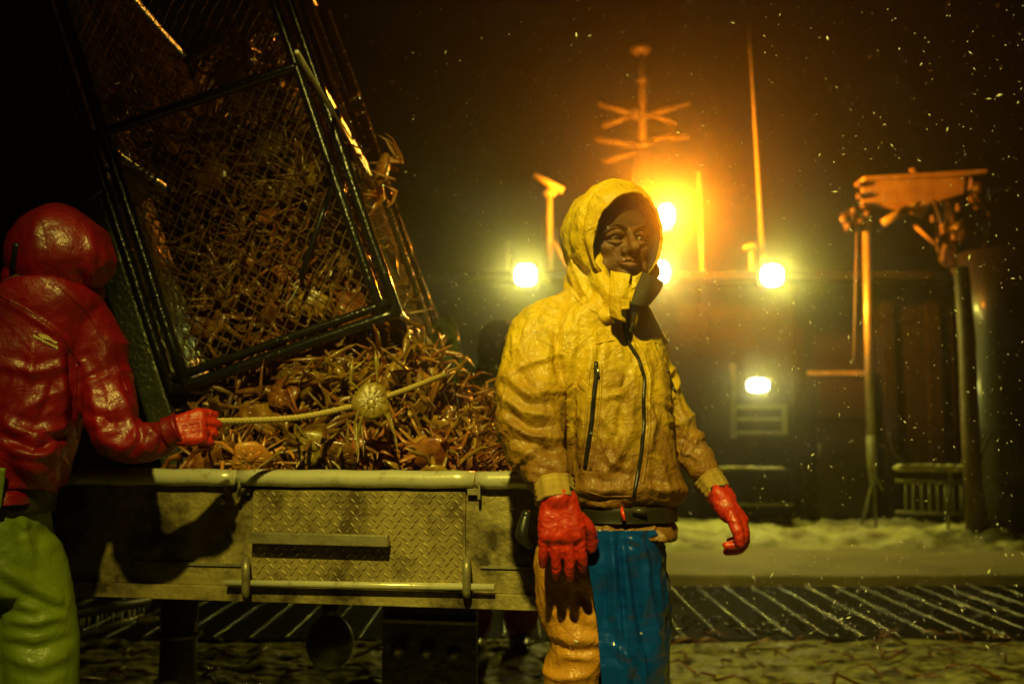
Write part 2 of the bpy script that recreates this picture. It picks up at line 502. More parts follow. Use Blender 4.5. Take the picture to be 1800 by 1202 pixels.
# wet planks with raised bars, seen between the slush and the hatch cover
deckroot = thing('planked_deck', 'wet dark deck planks with raised bars', 'deck', (0, 0, 0)); del deckroot['category']; deckroot['kind'] = 'structure'
xx = -3.4; k = 0
plank0 = bar0 = None
while xx < 6.2:
    if plank0 is None:
        g = G().box((0, 7.15, -.02), (.205, 2.2, .05)); plank0 = g.obj('plank', m_deck, deckroot, smooth=False, bevel=.004); plank0.location.x = xx
        g = G()
        pts = [(0, 6.06 + .02 * i, .012 + .002 * math.sin(i * 2.1)) for i in range(100)]
        g.tube(pts, [.010 + .0025 * math.sin(i * 1.7) for i in range(100)], 6); bar0 = g.obj('deck_bar', m_bar, deckroot); bar0.location.x = xx + .108
    else:
        for o0, dx in ((plank0, 0), (bar0, .108)):
            o = o0.copy(); C.objects.link(o); o.parent = deckroot; o.location.x = xx + dx; o.location.z = random.uniform(-.002, .002)
    xx += .216
g = G(); rb_ = random.Random(3)
for i in range(4200):
    x = rb_.uniform(.3, 6.2); y = 6.1 + 1.9 * rb_.random() ** 1.2
    if rb_.random() < .5: x = -3.4 + .108 + .216 * round((x + 3.4 - .108) / .216) + rb_.gauss(0, .008)
    if vn(np.array([[x * 1.3, y * 2.0, 0.]]), 5)[0] < -.15: continue
    r_ = rb_.uniform(.005, .018); z_ = .008 if rb_.random() < .5 else .012
    n0 = len(g.v)
    for k_ in range(6):
        an = k_ * math.pi / 3 + i; g.v.append((x + r_ * 1.3 * math.cos(an), y + r_ * math.sin(an), z_ - .004))
    for k_ in range(6):
        an = k_ * math.pi / 3 + i; g.v.append((x + r_ * .75 * math.cos(an), y + r_ * .6 * math.sin(an), z_ + r_ * .45))
    g.v.append((x, y, z_ + r_ * .62))
    for k_ in range(6):
        k2 = (k_ + 1) % 6; g.f += [(n0 + k_, n0 + k2, n0 + 6 + k2, n0 + 6 + k_), (n0 + 6 + k_, n0 + 6 + k2, n0 + 12)]
o = g.obj('ice_beads', m_bead); tag(o, 'beads of wet ice glinting on the dark deck planks', 'ice', kind='stuff')
# worn hatch cover and the snow beyond it
def coam_z(c):
    e = np.clip((c[:, 1] - 8.04 - .03 * vn(c * 3, 2)) / .12, 0, 1)
    return -.02 + e * (.10 + .008 * fbm(c * 3, 3, 4))
cv = link('hatch_cover', grid_mesh(-3.4, 6.6, 7.9, 9.95, 220, 70, coam_z), m_coam); tag(cv, kind='structure')
def snow_z(c):
    e = np.clip((c[:, 1] - 9.65 - .12 * vn(c * 1.3, 6)) / .3, 0, 1); b = np.exp(-((c[:, 1] - 10.6) / .5) ** 2)
    return .05 + e * (.06 + .05 * fbm(c * 2.2, 5, 21) + .03 * fbm(c * 9, 3, 25) +   .08 * b * (.7 + fbm(c * 1.1, 2, 31)))
sn = link('snow', grid_mesh(-3.4, 6.8, 9.5, 13.2, 260, 100, snow_z), m_snow); tag(sn, kind='structure')
# bulwarks either side
for X, nm, lb in ((6.9, 'bulwark', 'dark steel bulwark along the right side of the deck'), (-5.3, 'bulwark', 'dark steel bulwark along the left side of the deck')):
    b = thing(nm, lb, 'bulwark', (X, 6, 0))
    G().box((X, 6, .6), (.08, 22, 1.2)).obj('plate', m_dark2, b, smooth=False)
    G().tube([(X, -5, 1.22), (X, 17, 1.22)], .05, 10).obj('cap_rail', m_dark2, b)

# ------------------------------------------------------------ wheelhouse
YH = 12.6
def WP(px, py, dy=0): return P(px, py, YH + dy)
def wrect(g, x0, y0, x1, y1, yf, th):
    a = P(x0, y1, YH); b = P(x1, y0, YH)
    g.box(((a.x + b.x) / 2, YH + yf + th / 2, (a.z + b.z) / 2), (b.x - a.x, th, b.z - a.z)); return g
house = thing('wheelhouse', 'dark two-storey wheelhouse front behind the snowy deck, hung with floodlights', 'wheelhouse', (1.5, YH, 0))
zt = P(1000, 500, YH).z
G().box((1.9, YH + 1.5, zt / 2), (7.4, 3.0, zt)).obj('wall', m_house, house, smooth=False)
G().box((1.9, YH + 1.3, zt + .06), (7.7, 3.4, .10)).obj('roof', m_house, house, smooth=False, bevel=.01)
# wall ribs, door, shelf, louvred window
for px in (1110, 1235, 1405, 1560, 1640):
    wrect(G(), px, 505, px + 7, 930, -.05, .045).obj('wall_rib', m_house, house, smooth=False)
wrect(G(), 1000, 560, 1600, 566, -.03, .025).obj('weld_seam', m_house, house, smooth=False)
d = wrect(G(), 1432, 662, 1522, 905, -.04, .035).obj('door', m_dark2, house, smooth=False, bevel=.01)
for r in ((1418, 652, 1532, 660), (1418, 660, 1428, 905), (1524, 660, 1532, 905), (1432, 735, 1522, 741)):
    wrect(G(), *r, -.07, .065 if r[1] != 735 else .028).obj('door_frame', m_trim if r[1] == 652 else m_house, house, smooth=False)
G().tube([WP(1440, 780, -.07), WP(1440, 800, -.07)], .012, 8).obj('door_handle', m_trim, d)
wf = wrect(G(), 1284, 706, 1384, 770, -.03, .028).obj('window', m_dark2, house, smooth=False)
for (a, b2, c2, d2) in ((1290, 711, 1378, 719), (1290, 733, 1372, 740), (1292, 757, 1378, 763)):
    wrect(G(), a, b2, c2, d2, -.10, .065).obj('louvre', m_trim, wf, smooth=False, bevel=.004)
wrect(G(), 1371, 711, 1379, 763, -.11, .015).obj('window_frame', m_trim, wf, smooth=False)
wrect(G(), 1284, 640, 1290, 770, -.09, .055).obj('window_frame', m_trim, wf, smooth=False)
sh = wrect(G(), 1262, 824, 1378, 829, -.5, .47).obj('shelf', m_house, house, smooth=False)
g = G()
for i in range(9):
    g.ell(WP(1270 + i * 12.5, 823, -.28 + random.uniform(-.05, .05)), (.06, .16, .02 + .02 * random.random()), nu=10, nv=6)
g.obj('snow_cap', m_snow, sh)
G().tube([WP(1270, 886, -.35), WP(1395, 886, -.35)], .02, 8).obj('rail', m_trim, house)
for px in (1275, 1330, 1390):
    G().tube([WP(px, 829, -.35), WP(px, 935, -.35)], .014, 8).obj('rail_post', m_house, house)
# stove pipes and stub posts on the roof
def stub(px, y0, y1, r, label, name='vent_pipe', cat='pipe', dy=.15, hood=False):
    a = P(px, y1, YH + dy); a.z = zt + .11
    b = P(px + (0 if not hood else 0), y0, YH + dy); b.x = a.x
    t = thing(name, label, cat, a)
    G().tube([a, b], r, 10).obj('pipe', m_mast, t)
    G().tube([a, a + Vector((0, 0, .03))], r * 1.9, 10).obj('flange', m_mast, t)
    if hood: G().caps_chain([b + Vector((0, 0, -.01)), b + Vector((.02, -.03, .05)), b + Vector((-.09, -.06, .02))], [r * 1.1, r * 1.3, r * 1.2], 10, 4).obj('hood', m_mast, t)
    return t
stub(895, 425, 470, .035, 'short stub post above the leftmost floodlight')
stub(1322, 440, 475, .035, 'short hooked vent pipe left of the rightmost roof floodlight', hood=True)
# whip antennas
def whip(x0, y0, x1, y1, r0, r1, label, dy=.3):
    a = P(x1, y1, YH + dy); a.z = zt + .11; b = P(x0, y0, YH + dy)
    t = thing('whip_antenna', label, 'antenna', a)
    G().tube([a, a.lerp(b, .5), b], [r0, (r0 + r1) / 2, r1], 8).obj('whip', m_mast, t)
    G().tube([a, a.lerp(b, .09)], r0 * 1.6, 10).obj('base_ferrule', m_mast, t)
whip(1228, 303, 1235, 478, .032, .030, 'shorter stout antenna post right of the sodium lamp')
whip(1316, 40, 1343, 478, .036, .012, 'very tall thin whip antenna rising out of the top of the frame')
# radar scanner on its post
a = P(965, 480, YH + .2); a.z = zt + .11
rd = thing('radar_scanner', 'radar scanner bar tilted on a post above the left floodlight', 'radar', a)
top = P(965, 345, YH + .2)
G().tube([a, top], .045, 12).obj('post', m_mast, rd)
G().tube([P(1003, 478, YH + .2), P(972, 425, YH + .2)], .03, 8).obj('strut', m_mast, rd)
G().tube([P(955, 478, YH + .3), P(955, 378, YH + .3)], .03, 8).obj('conduit', m_mast, rd)
G().ell(P(966, 340, YH + .2), (.10, .10, .06)).obj('gearbox', m_mast, rd)
G().tube([P(938, 308, YH + .2), P(990, 336, YH + .2)], .05, 10).obj('scanner_bar', m_mast, rd)
G().tube([P(966, 340, YH + .2), P(965, 323, YH + .2)], .03, 10).obj('spindle', m_mast, rd)
# mast
YM = 13.2
a = P(1130, 470, YM); a.z = zt + .11
ms = thing('signal_mast', 'tall signal mast with spreaders above the sodium lamp', 'mast', a)
G().tube([a, P(1131, 330, YM), P(1131, 268, YM)], [.17, .15, .13], 12).obj('mast_base', m_signal, ms)
G().tube([P(1130, 272, YM), P(1129, 150, YM), P(1127, 95, YM)], [.075, .05, .03], 10).obj('pole', m_signal, ms)
for (x0, y0, x1, y1) in ((1052, 183, 1124, 204), (1134, 204, 1212, 182), (1060, 222, 1120, 200), (1140, 200, 1190, 218), (1046, 245, 1120, 256), (1150, 246, 1172, 240), (1190, 244, 1212, 240), (1060, 285, 1120, 268), (1120, 256, 1150, 250), (1172, 242, 1190, 243)):
    G().tube([P(x0, y0, YM - .05), P(x1, y1, YM - .05)], .045, 8).obj('spreader', m_signal, ms)
g = G().tube([P(1126, 96, YM), P(1126, 89, YM), P(1126, 82, YM)], [.10, .155, .11], 16); g.obj('antenna_dome', m_signal, ms)
g = G().tube([P(1128, 146, YM), P(1128, 139, YM), P(1128, 133, YM)], [.085, .07, .03], 14); g.obj('mast_light', m_signal, ms)
G().ell(P(1118, 200, YM - .05), (.07, .07, .10)).obj('junction_box', m_signal, ms)
# floodlights
def flood(px, py, wpx, hpx, Y, power, col, label, mt=None, target=(0.6, 2, .2), group=None, angle=165, name='floodlight', hoodless=False, tilt=0):
    c = P(px, py, Y); t = thing(name, label, 'light', c, group)
    wd, hg = M_(wpx, Y), M_(hpx, Y)
    rot = Matrix.Rotation(R(tilt), 3, 'X')
    G().box(c + Vector((0, .09, 0)), (wd * 1.12, .13, hg * 1.14)).obj('housing', m_dark2, t, smooth=False, bevel=.012)
    g = G(); n = 24; ring = []
    for i in range(n):
        th = 2 * math.pi * i / n; ct, st = math.cos(th), math.sin(th)
        ring.append((math.copysign(abs(ct) ** .75, ct) * wd / 2, math.copysign(abs(st) ** .75, st) * hg / 2))
    for yy, s in ((.03, 1.0), (-.01, .97), (-.03, .75)):
        g.v += [tuple(c + Vector((x * s, yy, z * s))) for x, z in ring]
    for j in range(2):
        for i in range(n):
            i2 = (i + 1) % n; g.f.append((j * n + i, j * n + i2, (j + 1) * n + i2, (j + 1) * n + i))
    g.f.append(tuple(range(2 * n, 3 * n)))
    g.obj('glass', mt or m_emitf, t)
    g = G()
    for sx in (-1, 1): g.box(c + Vector((sx * wd * .62, .06, -hg * .3)), (.012, .04, hg * .7))
    g.box(c + Vector((0, .06, -hg * .68)), (wd * 1.25, .04, .012)); g.obj('bracket', m_dark2, t, smooth=False)
    lamp(name + '_lamp', 'SPOT', c + Vector((0, -.10, 0)), power, col, target, .08, angle, .35)
    return t
flood(924, 483, 38, 38, YH - .55, 105, FLOOD, 'leftmost of the three roof floodlights, below the radar post')
flood(1157, 478, 40, 40, YH - .55, 105, FLOOD, 'middle roof floodlight half hidden behind the collar of the man in yellow')
flood(1358, 484, 38, 38, YH - .55, 110, FLOOD, 'rightmost roof floodlight at the foot of the tall antenna', target=(3.4, 8.5, 1.0), angle=176)
flood(1333, 677, 38, 24, YH - .35, 30, FLOOD, 'small bulkhead light above the louvred window', target=(1.5, 3, -1))
c = P(1167, 378, 12.3)
flood(1172, 378, 26, 38, 10.9, 1050, SODIUM, 'orange sodium lamp high on the mast behind the hood of the man in yellow', m_emits, name='sodium_lamp', target=(1.4, 2, 8.0), angle=108)
lamp('sodium_back_fill', 'SPOT', P(1167, 372, 10.9) + Vector((0, .35, .1)), 2000, SODIUM, (3.0, 13.2, 5.2), .1, 165, .3)  # added spot without a fixture, brightens the mast and gantry plate
t = thing('lamp_bracket', 'dark bracket arm carrying the orange sodium lamp', 'bracket', P(1131, 392, 13.1))
G().tube([P(1131, 392, 13.1), P(1150, 392, 12.0), P(1167, 392, 11.02)], .025, 8).obj('arm', m_dark2, t)

# ------------------------------------------------------------ gantry at the right
YG = 11.9
def GP(px, py, dy=0): return P(px, py, YG + dy)
ga = thing('gantry', 'tall steel gantry with a wedge shaped top plate on two posts at the right', 'gantry', (GP(1528, 930).x, YG, .1))
g = G().tube([GP(1522, 352), GP(1527, 600), GP(1531, 770)], [.048, .052, .05], 14); g.obj('post', m_gantry, ga)
G().tube([GP(1531, 765), GP(1533, 815), GP(1534, 850)], [.056, .06, .035], 12).obj('post_foot', m_trim, ga)
for (x0, y0, x1, y1) in ((1534, 845, 1514, 925), (1536, 845, 1540, 928), (1537, 830, 1552, 862)):
    G().tube([GP(x0, y0), GP(x1, y1)], .016, 8).obj('stay', m_trim, ga)
G().box(GP(1514, 932), (.28, .3, .08)).obj('base_plate', m_dark2, ga, smooth=False, bevel=.01)
G().tube([P(1690, 470, 10.4), P(1700, 600, 10.4), P(1706, 760, 10.4), P(1716, 965, 10.4)], [.075, .085, .09, .095], 16).obj('post', m_postd, ga)
def prism(g, pts, th, Y):
    n = len(pts)
    a = [P(x, y, Y) for x, y in pts]; v = a + [q + Vector((0, th, 0)) for q in a]
    f = [tuple(range(n)), tuple(range(n, 2 * n))[::-1]] + [(i, i + n, (i + 1) % n + n, (i + 1) % n) for i in range(n)]
    g.add(v, f); return g
prism(G(), [(1516, 318), (1696, 312), (1694, 340), (1668, 348), (1650, 352), (1632, 368), (1622, 384), (1600, 372), (1516, 356)], .05, YG - .1).obj('top_plate', m_gplate, ga, smooth=False, bevel=.004)
prism(G(), [(1520, 310), (1735, 298), (1735, 303), (1700, 308), (1520, 316)], .35, YG - .12).obj('top_flange', m_gplate, ga, smooth=False)
G().tube([GP(1552, 392, -.15), GP(1594, 368, -.15)], .052, 14).obj('cylinder', m_gantry, ga)
G().tube([GP(1594, 368, -.15), GP(1618, 356, -.15)], .025, 10).obj('piston', m_tube, ga)
G().tube([GP(1603, 393, -.1), GP(1652, 435, -.1)], .024, 8).obj('brace', m_gplate, ga)
G().tube([GP(1647, 352, -.05), GP(1647, 430, -.05)], .012, 8).obj('brace', m_gplate, ga)
G().tube([GP(1604, 304, -.1), GP(1600, 298, -.1), GP(1604, 296, -.1), GP(1608, 302, -.1), GP(1608, 312, -.1)], .014, 8).obj('lifting_eye', m_gplate, ga)
for (x, y, r) in ((1511, 325, .045), (1511, 345, .05), (1518, 362, .05), (1513, 388, .045), (1524, 376, .05)):
    G().tube([GP(x - 5, y, -.1), GP(x + 6, y, -.1)], r * .8, 8).obj('pin', m_postd, ga)
bl = thing('block_sheave', 'cluster of sheaves hanging at the left end of the gantry top', 'pulley', GP(1495, 385))
for (x, y, r) in ((1483, 385, .05), (1500, 370, .035), (1490, 398, .045), (1503, 396, .03), (1497, 383, .05)):
    G().tube([GP(x, y, -.12), GP(x + 2, y, -.04)], [r, r * .95], 16).obj('sheave', m_postd, bl)
prism(G(), [(1480, 372), (1520, 362), (1522, 404), (1488, 408)], .06, YG - .03).obj('cheek_plate', m_dark2, bl, smooth=False)
w_ = thing('hoist_wire', 'slack brown hoist wire hanging left of the gantry post', 'wire', GP(1505, 405))
G().tube(smooth_path([GP(1506, 405), GP(1504, 500), GP(1501, 640)], [1] * 3, 6)[0], .012, 6).obj('wire', m_brope, w_)
# winch head hanging under the beam: dark lumps with bright facets
wh = thing('power_block', 'dark hydraulic power block under the right end of the gantry plate', 'winch', GP(1680, 400))
for (x, y, r, m_) in ((1668, 372, .13, m_dark2), (1690, 400, .17, m_dark2), (1676, 450, .15, m_dark2), (1700, 470, .16, m_dark2), (1722, 330, .07, m_dark2)):
    G().tube([GP(x - 4, y, -.12), GP(x + 4, y + 2, .12)], [r, r * .9], 14).obj('drum', m_, wh)
for (x, y, a_, b_) in ((1715, 355, 10, 18), (1641, 385, 5, 8), (1660, 402, 8, 12), (1684, 365, 3, 9), (1674, 388, 4, 10), (1665, 445, 11, 19), (1676, 412, 3, 13), (1708, 322, 4, 14)):
    G().box(GP(x, y, -.26), (M_(a_ * 1.5, YG), .07, M_(b_ * 1.5, YG)), Matrix.Rotation(R(random.uniform(-25, 25)), 3, 'Y')).obj('fitting', m_postd, wh, smooth=False, bevel=.012)
    G().tube([GP(x, y - b_ * .6, -.33), GP(x, y - b_ * .6, -.24)], M_(3.5, YG), 6).obj('bolt', m_dark2, wh)
for i, pts in enumerate(([(1640, 350), (1655, 400), (1648, 440), (1668, 470)], [(1700, 330), (1740, 380), (1728, 440), (1702, 480)], [(1650, 352), (1690, 395), (1660, 430), (1690, 465)])):
    G().tube(smooth_path([GP(x, y, -.2) for x, y in pts], [1] * 4, 6)[0], .016, 6).obj('hose', m_boot, wh)
# dark pedestal column right of the right post
x_ = P(1795, 980, 10.9).x
pc = thing('crane_pedestal', 'massive black crane pedestal at the right edge of the frame', 'crane', (x_, 10.9, .1))
G().tube([(x_, 10.95, .05), (x_, 10.95, 1.3), (x_, 10.95, 2.4), (x_, 10.95, 3.2)], [.46, .43, .42, .50], 28).obj('column', m_boot, pc)
G().box((x_, 10.95, .12), (1.1, 1.1, .07)).obj('base_plate', m_dark2, pc, smooth=False, bevel=.01)
G().tube(smooth_path([Vector((x_ - .46, 10.6, .12)), Vector((x_ - .62, 10.4, .5)), Vector((x_ - .64, 10.4, .9)), Vector((x_ - .42, 10.6, 1.2))], [1] * 4, 6)[0], .016, 6).obj('hose', m_dark2, pc)
# snowy rack between the posts
YR = 10.6
rk = thing('deck_rack', 'snow covered slatted rack between the gantry posts', 'rack', (P(1650, 955, YR).x, YR, .1))
def RP(px, py, dy=0): return P(px, py, YR + dy)
for y in (825, 845, 900):
    G().tube([RP(1575, y), RP(1712, y + 3)], .018, 8).obj('rail', m_trim, rk)
for px in range(1592, 1712, 14):
    G().tube([RP(px, 845), RP(px + random.uniform(-1, 1), 901)], .012, 6).obj('slat', m_trim, rk)
for px in (1665, 1702):
    G().tube([RP(px + 6, 815), RP(px, 960)], .018, 8).obj('leg', m_trim, rk)
g = G()
for i in range(26):
    x = 1580 + i * 5
    g.ell(RP(x, 822 + random.uniform(-3, 3)), (.06, .10, .028), nu=8, nv=6)
g.obj('snow_cap', m_snow, rk)
hs = thing('cable', 'curved cable drooping to the rack right of the gantry post', 'cable', RP(1590, 815))
G().tube(smooth_path([RP(1566, 760), RP(1572, 790), RP(1595, 818)], [1] * 3, 6)[0], .025, 8).obj('cable_run', m_dark2, hs)

# ============================================================ SORTING TABLE
A0 = P(250, 1050, 2.86); B0 = P(955, 1068, 2.66)
tu = Vector((B0.x - A0.x, B0.y - A0.y, 0)).normalized(); tn = Vector((tu.y, -tu.x, 0))     # along the front, out of the front
if tn.y > 0: tn = -tn
T0 = Vector((A0.x, A0.y, 0))
def TP(px, py, off=0.0):
    p = on_plane(px, py, T0 + tn * off, tn); return p
ang = math.atan2(tu.y, tu.x); TR = Matrix.Rotation(ang, 3, 'Z')
tb = thing('sorting_table', 'long worn steel sorting table heaped with crabs', 'table', (T0.x, T0.y, 0))
def tbox(g, x0, y0, x1, y1, off, th):
    a = TP(x0, y1, off); b = TP(x1, y0, off); xm = (x0 + x1) / 2
    a2 = TP(xm, y1, off); b2 = TP(xm, y0, off)
    c = (a + b) / 2; c.z = (a2.z + b2.z) / 2; c -= tn * (th / 2)
    g.box(c, ((b - a).xy.length, th, abs(b2.z - a2.z)), TR); return g
def tslab(x0, x1, z0, z1, off, th):
    """box on the front plane between two columns of the picture, true heights"""
    a = TP(x0, 900, off); b = TP(x1, 900, off); c = (a + b) / 2; c.z = (z0 + z1) / 2; c -= tn * (th / 2)
    return G().box(c, ((b - a).xy.length, th, z1 - z0), TR)
ztop = TP(640, 850).z; zbot = TP(640, 1062).z; zledge = TP(640, 1035).z; zl2 = TP(640, 998).z
tslab(60, 1100, zledge, ztop - .005, 0, .012).obj('front_panel', m_paint, tb, smooth=False)
tslab(60, 1100, zbot, zledge - .001, .014, .05).obj('bottom_lip', m_paint, tb, smooth=False, bevel=.003)
tslab(240, 425, zl2 - .004, zl2 + .004, .006, .006).obj('weld_bead', m_steel, tb, smooth=False)
tslab(845, 1000, zl2 + .008, zl2 + .014, .006, .006).obj('weld_bead', m_steel, tb, smooth=False)
# bed
a = TP(60, 900); b = TP(1100, 900); mid = (a + b) / 2 - tn * 1.0; mid.z = .97
G().box(mid, ((b - a).length, 1.96, .02), TR).obj('bed', m_paint, tb, smooth=False)
e = b - tn * 1.0; e.z = (zledge + ztop) / 2
G().box(e, (.012, 1.96, ztop - zledge), TR).obj('end_panel', m_paint, tb, smooth=False)
e = a - tn * 1.0; e.z = (zledge + ztop) / 2
G().box(e, (.012, 1.96, ztop - zledge), TR).obj('end_panel', m_paint, tb, smooth=False)
# top tube in three lengths
rt = .024
def tpt(px, z, off): q = TP(px, 850, off); q.z = z; return q
zt_ = TP(640, 841).z
for x0, x1 in ((90, 416), (420, 834), (838, 1110)):
    n = 12
    pts = [tpt(x0 + (x1 - x0) * i / n, zt_ + .0012 * math.sin(i * 1.9 + x0), .012) for i in range(n + 1)]
    G().tube(pts, [rt * .93] + [rt] * (n - 1) + [rt * .93], 24).obj('top_tube', m_tube, tb)
# tread plate with raised lugs
z1 = TP(640, 862).z; z0 = TP(640, 1030).z; tread = tslab(444, 818, z0 + .004, z1, .012, .010).obj('tread_plate', m_tread, tb, smooth=False, bevel=.0015)
g = G(); W_ = (TP(818, 900, .012) - TP(444, 900, .012)).length; nx = int(W_ / .0235); nz = int((z1 - z0) / .0165)
for j in range(nz):
    for i in range(nx):
        x = (i + .5 + (.5 if j % 2 else 0)) * W_ / nx
        if x > W_ - .006: continue
        z = z0 + .008 + (j + .5) * (z1 - z0 - .010) / nz
        c = TP(444, 900, .0122) + tu * x; c.z = z
        s = 1 if (i + j // 2 * 0 + j) % 2 else -1
        d = (tu * .7 * s + Vector((0, 0, .7))) * .0098
        e = (tu * .7 - Vector((0, 0, .7)) * s) * .0030 if s > 0 else (tu * .7 + Vector((0, 0, .7))) * .0030
        top = c + tn * .0042
        n0 = len(g.v); g.v += [tuple(c + d), tuple(c + e), tuple(c - d), tuple(c - e), tuple(top + d * .55), tuple(top - d * .55)]
        g.f += [(n0, n0 + 1, n0 + 4), (n0 + 1, n0 + 5, n0 + 4), (n0 + 1, n0 + 2, n0 + 5), (n0 + 2, n0 + 3, n0 + 5), (n0 + 3, n0 + 4, n0 + 5), (n0 + 3, n0, n0 + 4)]
lg = g.obj('tread_lugs', m_lug, tread, smooth=False); lg['kind'] = 'stuff'
# flat handle bar on the plate, standing proud
a = TP(440, 944, .045); b = TP(683, 950, .045); c = (a + b) / 2; dirv = (b - a).normalized()
rotb = Matrix.Rotation(ang, 3, 'Z') @ Matrix.Rotation(-math.asin(dirv.z) if False else -math.asin(dirv.z), 3, 'Y')
G().box(c, ((b - a).length, .026, .030), rotb).obj('handle_bar', m_steel, tb, smooth=False, bevel=.003)
for px, py in ((455, 944), (668, 950)):
    q = TP(px, py, .0255); G().box(q, (.014, .028, .016), TR).obj('handle_stud', m_steel, tb, smooth=False)
# hinge rod and lugs
def zr(px): return TP(px, 1027 + (px - 640) * .012, .03).z
a = TP(398, 1024, .034); b = TP(869, 1032, .034)
G().tube([a, a.lerp(b, .5), b], .0095, 14).obj('hinge_rod', m_tube, tb)
for px in (432, 820):
    t_ = TP(px, 990, .05); bt = TP(px, 1042, .05)
    pts = [TP(px, 1041, .02), TP(px, 1041, .048), TP(px, 1010, .056), TP(px, 993, .052), TP(px, 985, .03), TP(px, 984, .006)]
    G().tube(smooth_path(pts, [1] * 6, 4)[0], .011, 8).obj('hinge_lug', m_steel, tb)
for px in (424, 828):
    tbox(G(), px - 7, 858, px + 14, 870, .020, .018).obj('bracket', m_steel, tb, smooth=False, bevel=.002)
    tbox(G(), px - (7 if px < 600 else -11), 846, px - (2 if px < 600 else -16), 878, .034, .010).obj('latch', m_steel, tb, smooth=False, bevel=.002)
for px, py in ((392, 881), (902, 890)):
    q = TP(px, py, 0); G().tube([q, q + tn * .008, q + tn * .014], [.011, .010, .005], 10).obj('bolt', m_steel, tb)
# pedestal, bolted plate, hanging float under the table
q = TP(316, 1060, -.35)
G().tube([(q.x, q.y, .0), (q.x, q.y, zbot + .1)], M_(31, q.y), 18).obj('pedestal', m_dark2, tb)
for z in (.33, .60):
    G().tube([(q.x, q.y, z), (q.x, q.y, z + .016)], M_(40, q.y), 22).obj('pedestal_flange', m_dark2, tb)
q = TP(753, 1100, -.25); hw = M_(85, q.y)
G().box((q.x, q.y + .05, (zbot + .1) / 2), (hw * 2, .014, zbot + .1), TR).obj('leg_plate', m_dark2, tb, smooth=False, bevel=.002)
z_ = P(753, 1096, q.y).z
G().box((q.x, q.y + .03, z_), (hw * 1.96, .02, .010), TR).obj('leg_rib', m_steel, tb, smooth=False)
for i, px in enumerate((700, 750, 799)):
    c_ = P(px, 1141 + i * 3, q.y + .03)
    G().tube([c_ + Vector((0, .02, 0)), c_ + Vector((0, -.004, 0))], .025, 6).obj('washer', m_boot, tb)
    G().tube([c_ + Vector((0, 0, 0)), c_ + Vector((0, -.020, 0))], .012, 6).obj('nut', m_steel, tb)
fl = thing('hanging_float', 'round black float hanging under the sorting table', 'float', P(580, 1128, 3.1))
c_ = P(580, 1128, 3.1)
G().ell(c_, (M_(41, 3.1), M_(41, 3.1), M_(46, 3.1)), nu=28, nv=18).obj('ball', m_boot, fl)
G().tube([c_ + Vector((0, 0, .065)), c_ + Vector((0, 0, .13))], [.026, .03], 14).obj('neck', m_boot, fl)
G().box(c_ + Vector((0, 0, .135)), (.13, .04, .022)).obj('cross_bar', m_dark2, fl, smooth=False, bevel=.004)
# icy beam and stick low on the left behind the table
ib = thing('icy_beam', 'rusty beam fringed with icicles under the table at the left', 'beam', P(200, 1080, 4.4))
a = P(120, 1080, 4.3); b = P(262, 1056, 4.6)
G().tube([a, b], .022, 6).obj('beam', m_dark2, ib)
g = G()
for i in range(16):
    p = a.lerp(b, i / 15 + random.uniform(-.02, .02)); l = random.uniform(.03, .11)
    g.tube([p, p - Vector((0, 0, l))], [.008, .001], 5)
ic = g.obj('icicle', mat('ice', (.5, .5, .42), .15, coat=.5), ib)
stk = thing('boat_hook', 'broken wooden stick slanting on the deck under the table', 'stick', P(190, 1095, 4.8))
G().tube([P(130, 1118, 4.7), P(250, 1083, 5.0)], .014, 8).obj('shaft', m_orange if False else m_brope, stk)
G().ell(P(258, 1088, 4.95), (.06, .03, .02)).obj('tip', m_brope, stk)

# ============================================================ CRAB POT
YP = 3.3
BL = P(305, 680, YP); BR = P(690, 545, YP); pu = (BR - BL); PW = pu.length; pu.normalize()
pv = Vector((-pu.z, 0, pu.x)); pw = Vector((0, 1, 0)); PH = 2.0; PD = 2.0
def K(u, v, w_=0): return BL + pu * u + pv * v + pw * w_
pot = thing('crab_pot', 'black framed crab pot tipped over the sorting table and packed with crabs', 'crab pot', BL)
def bar(name, a, b, r=.020, m_=None, n=14, wob=.0012, seg=10):
    pts = []
    for i in range(n + 1):
        p = a.lerp(b, i / n); pts.append(p + Vector((random.uniform(-wob, wob), 0, random.uniform(-wob, wob))))
    return G().tube(pts, r, seg).obj(name, m_ or m_black, pot)
for du in (-.012, .040):
    bar('front_rail', K(du, -.02), K(du, PH), .020)
    bar('front_rail', K(PW - du, -.02, 0), K(PW - du, PH, 0), .018)
bar('bottom_bar', K(-.02, -.012), K(PW + .02, -.012), .019); bar('bottom_bar', K(-.02, .028), K(PW, .028), .015)
bar('cross_bar', K(0, .90), K(PW, .90), .018)
bar('top_bar', K(0, PH), K(PW, PH), .02)
for u_ in (0, PW):
    bar('back_rail', K(u_, 0, PD), K(u_, PH, PD), .028); bar('side_bar', K(u_, 0, 0), K(u_, 0, PD), .022)
    bar('side_bar', K(u_, PH, 0), K(u_, PH, PD), .02); bar('side_bar', K(u_, .9, 0), K(u_, .9, PD), .018)
bar('back_bar', K(0, 0, PD), K(PW, 0, PD), .022); bar('back_bar', K(0, PH, PD), K(PW, PH, PD), .022)
# diagonal stay on the right side, picking up the orange light
sp = lambda px, py: on_plane(px, py, K(PW + .03, 0), pu)
a = sp(522, 92); b = sp(676, 352)
G().tube([a, a.lerp(b, .5), b], .0075, 8).obj('stay_rod', m_tube, pot)
bar('side_stay', K(PW + .01, .55, .35), K(PW + .01, PH, .9), .012)
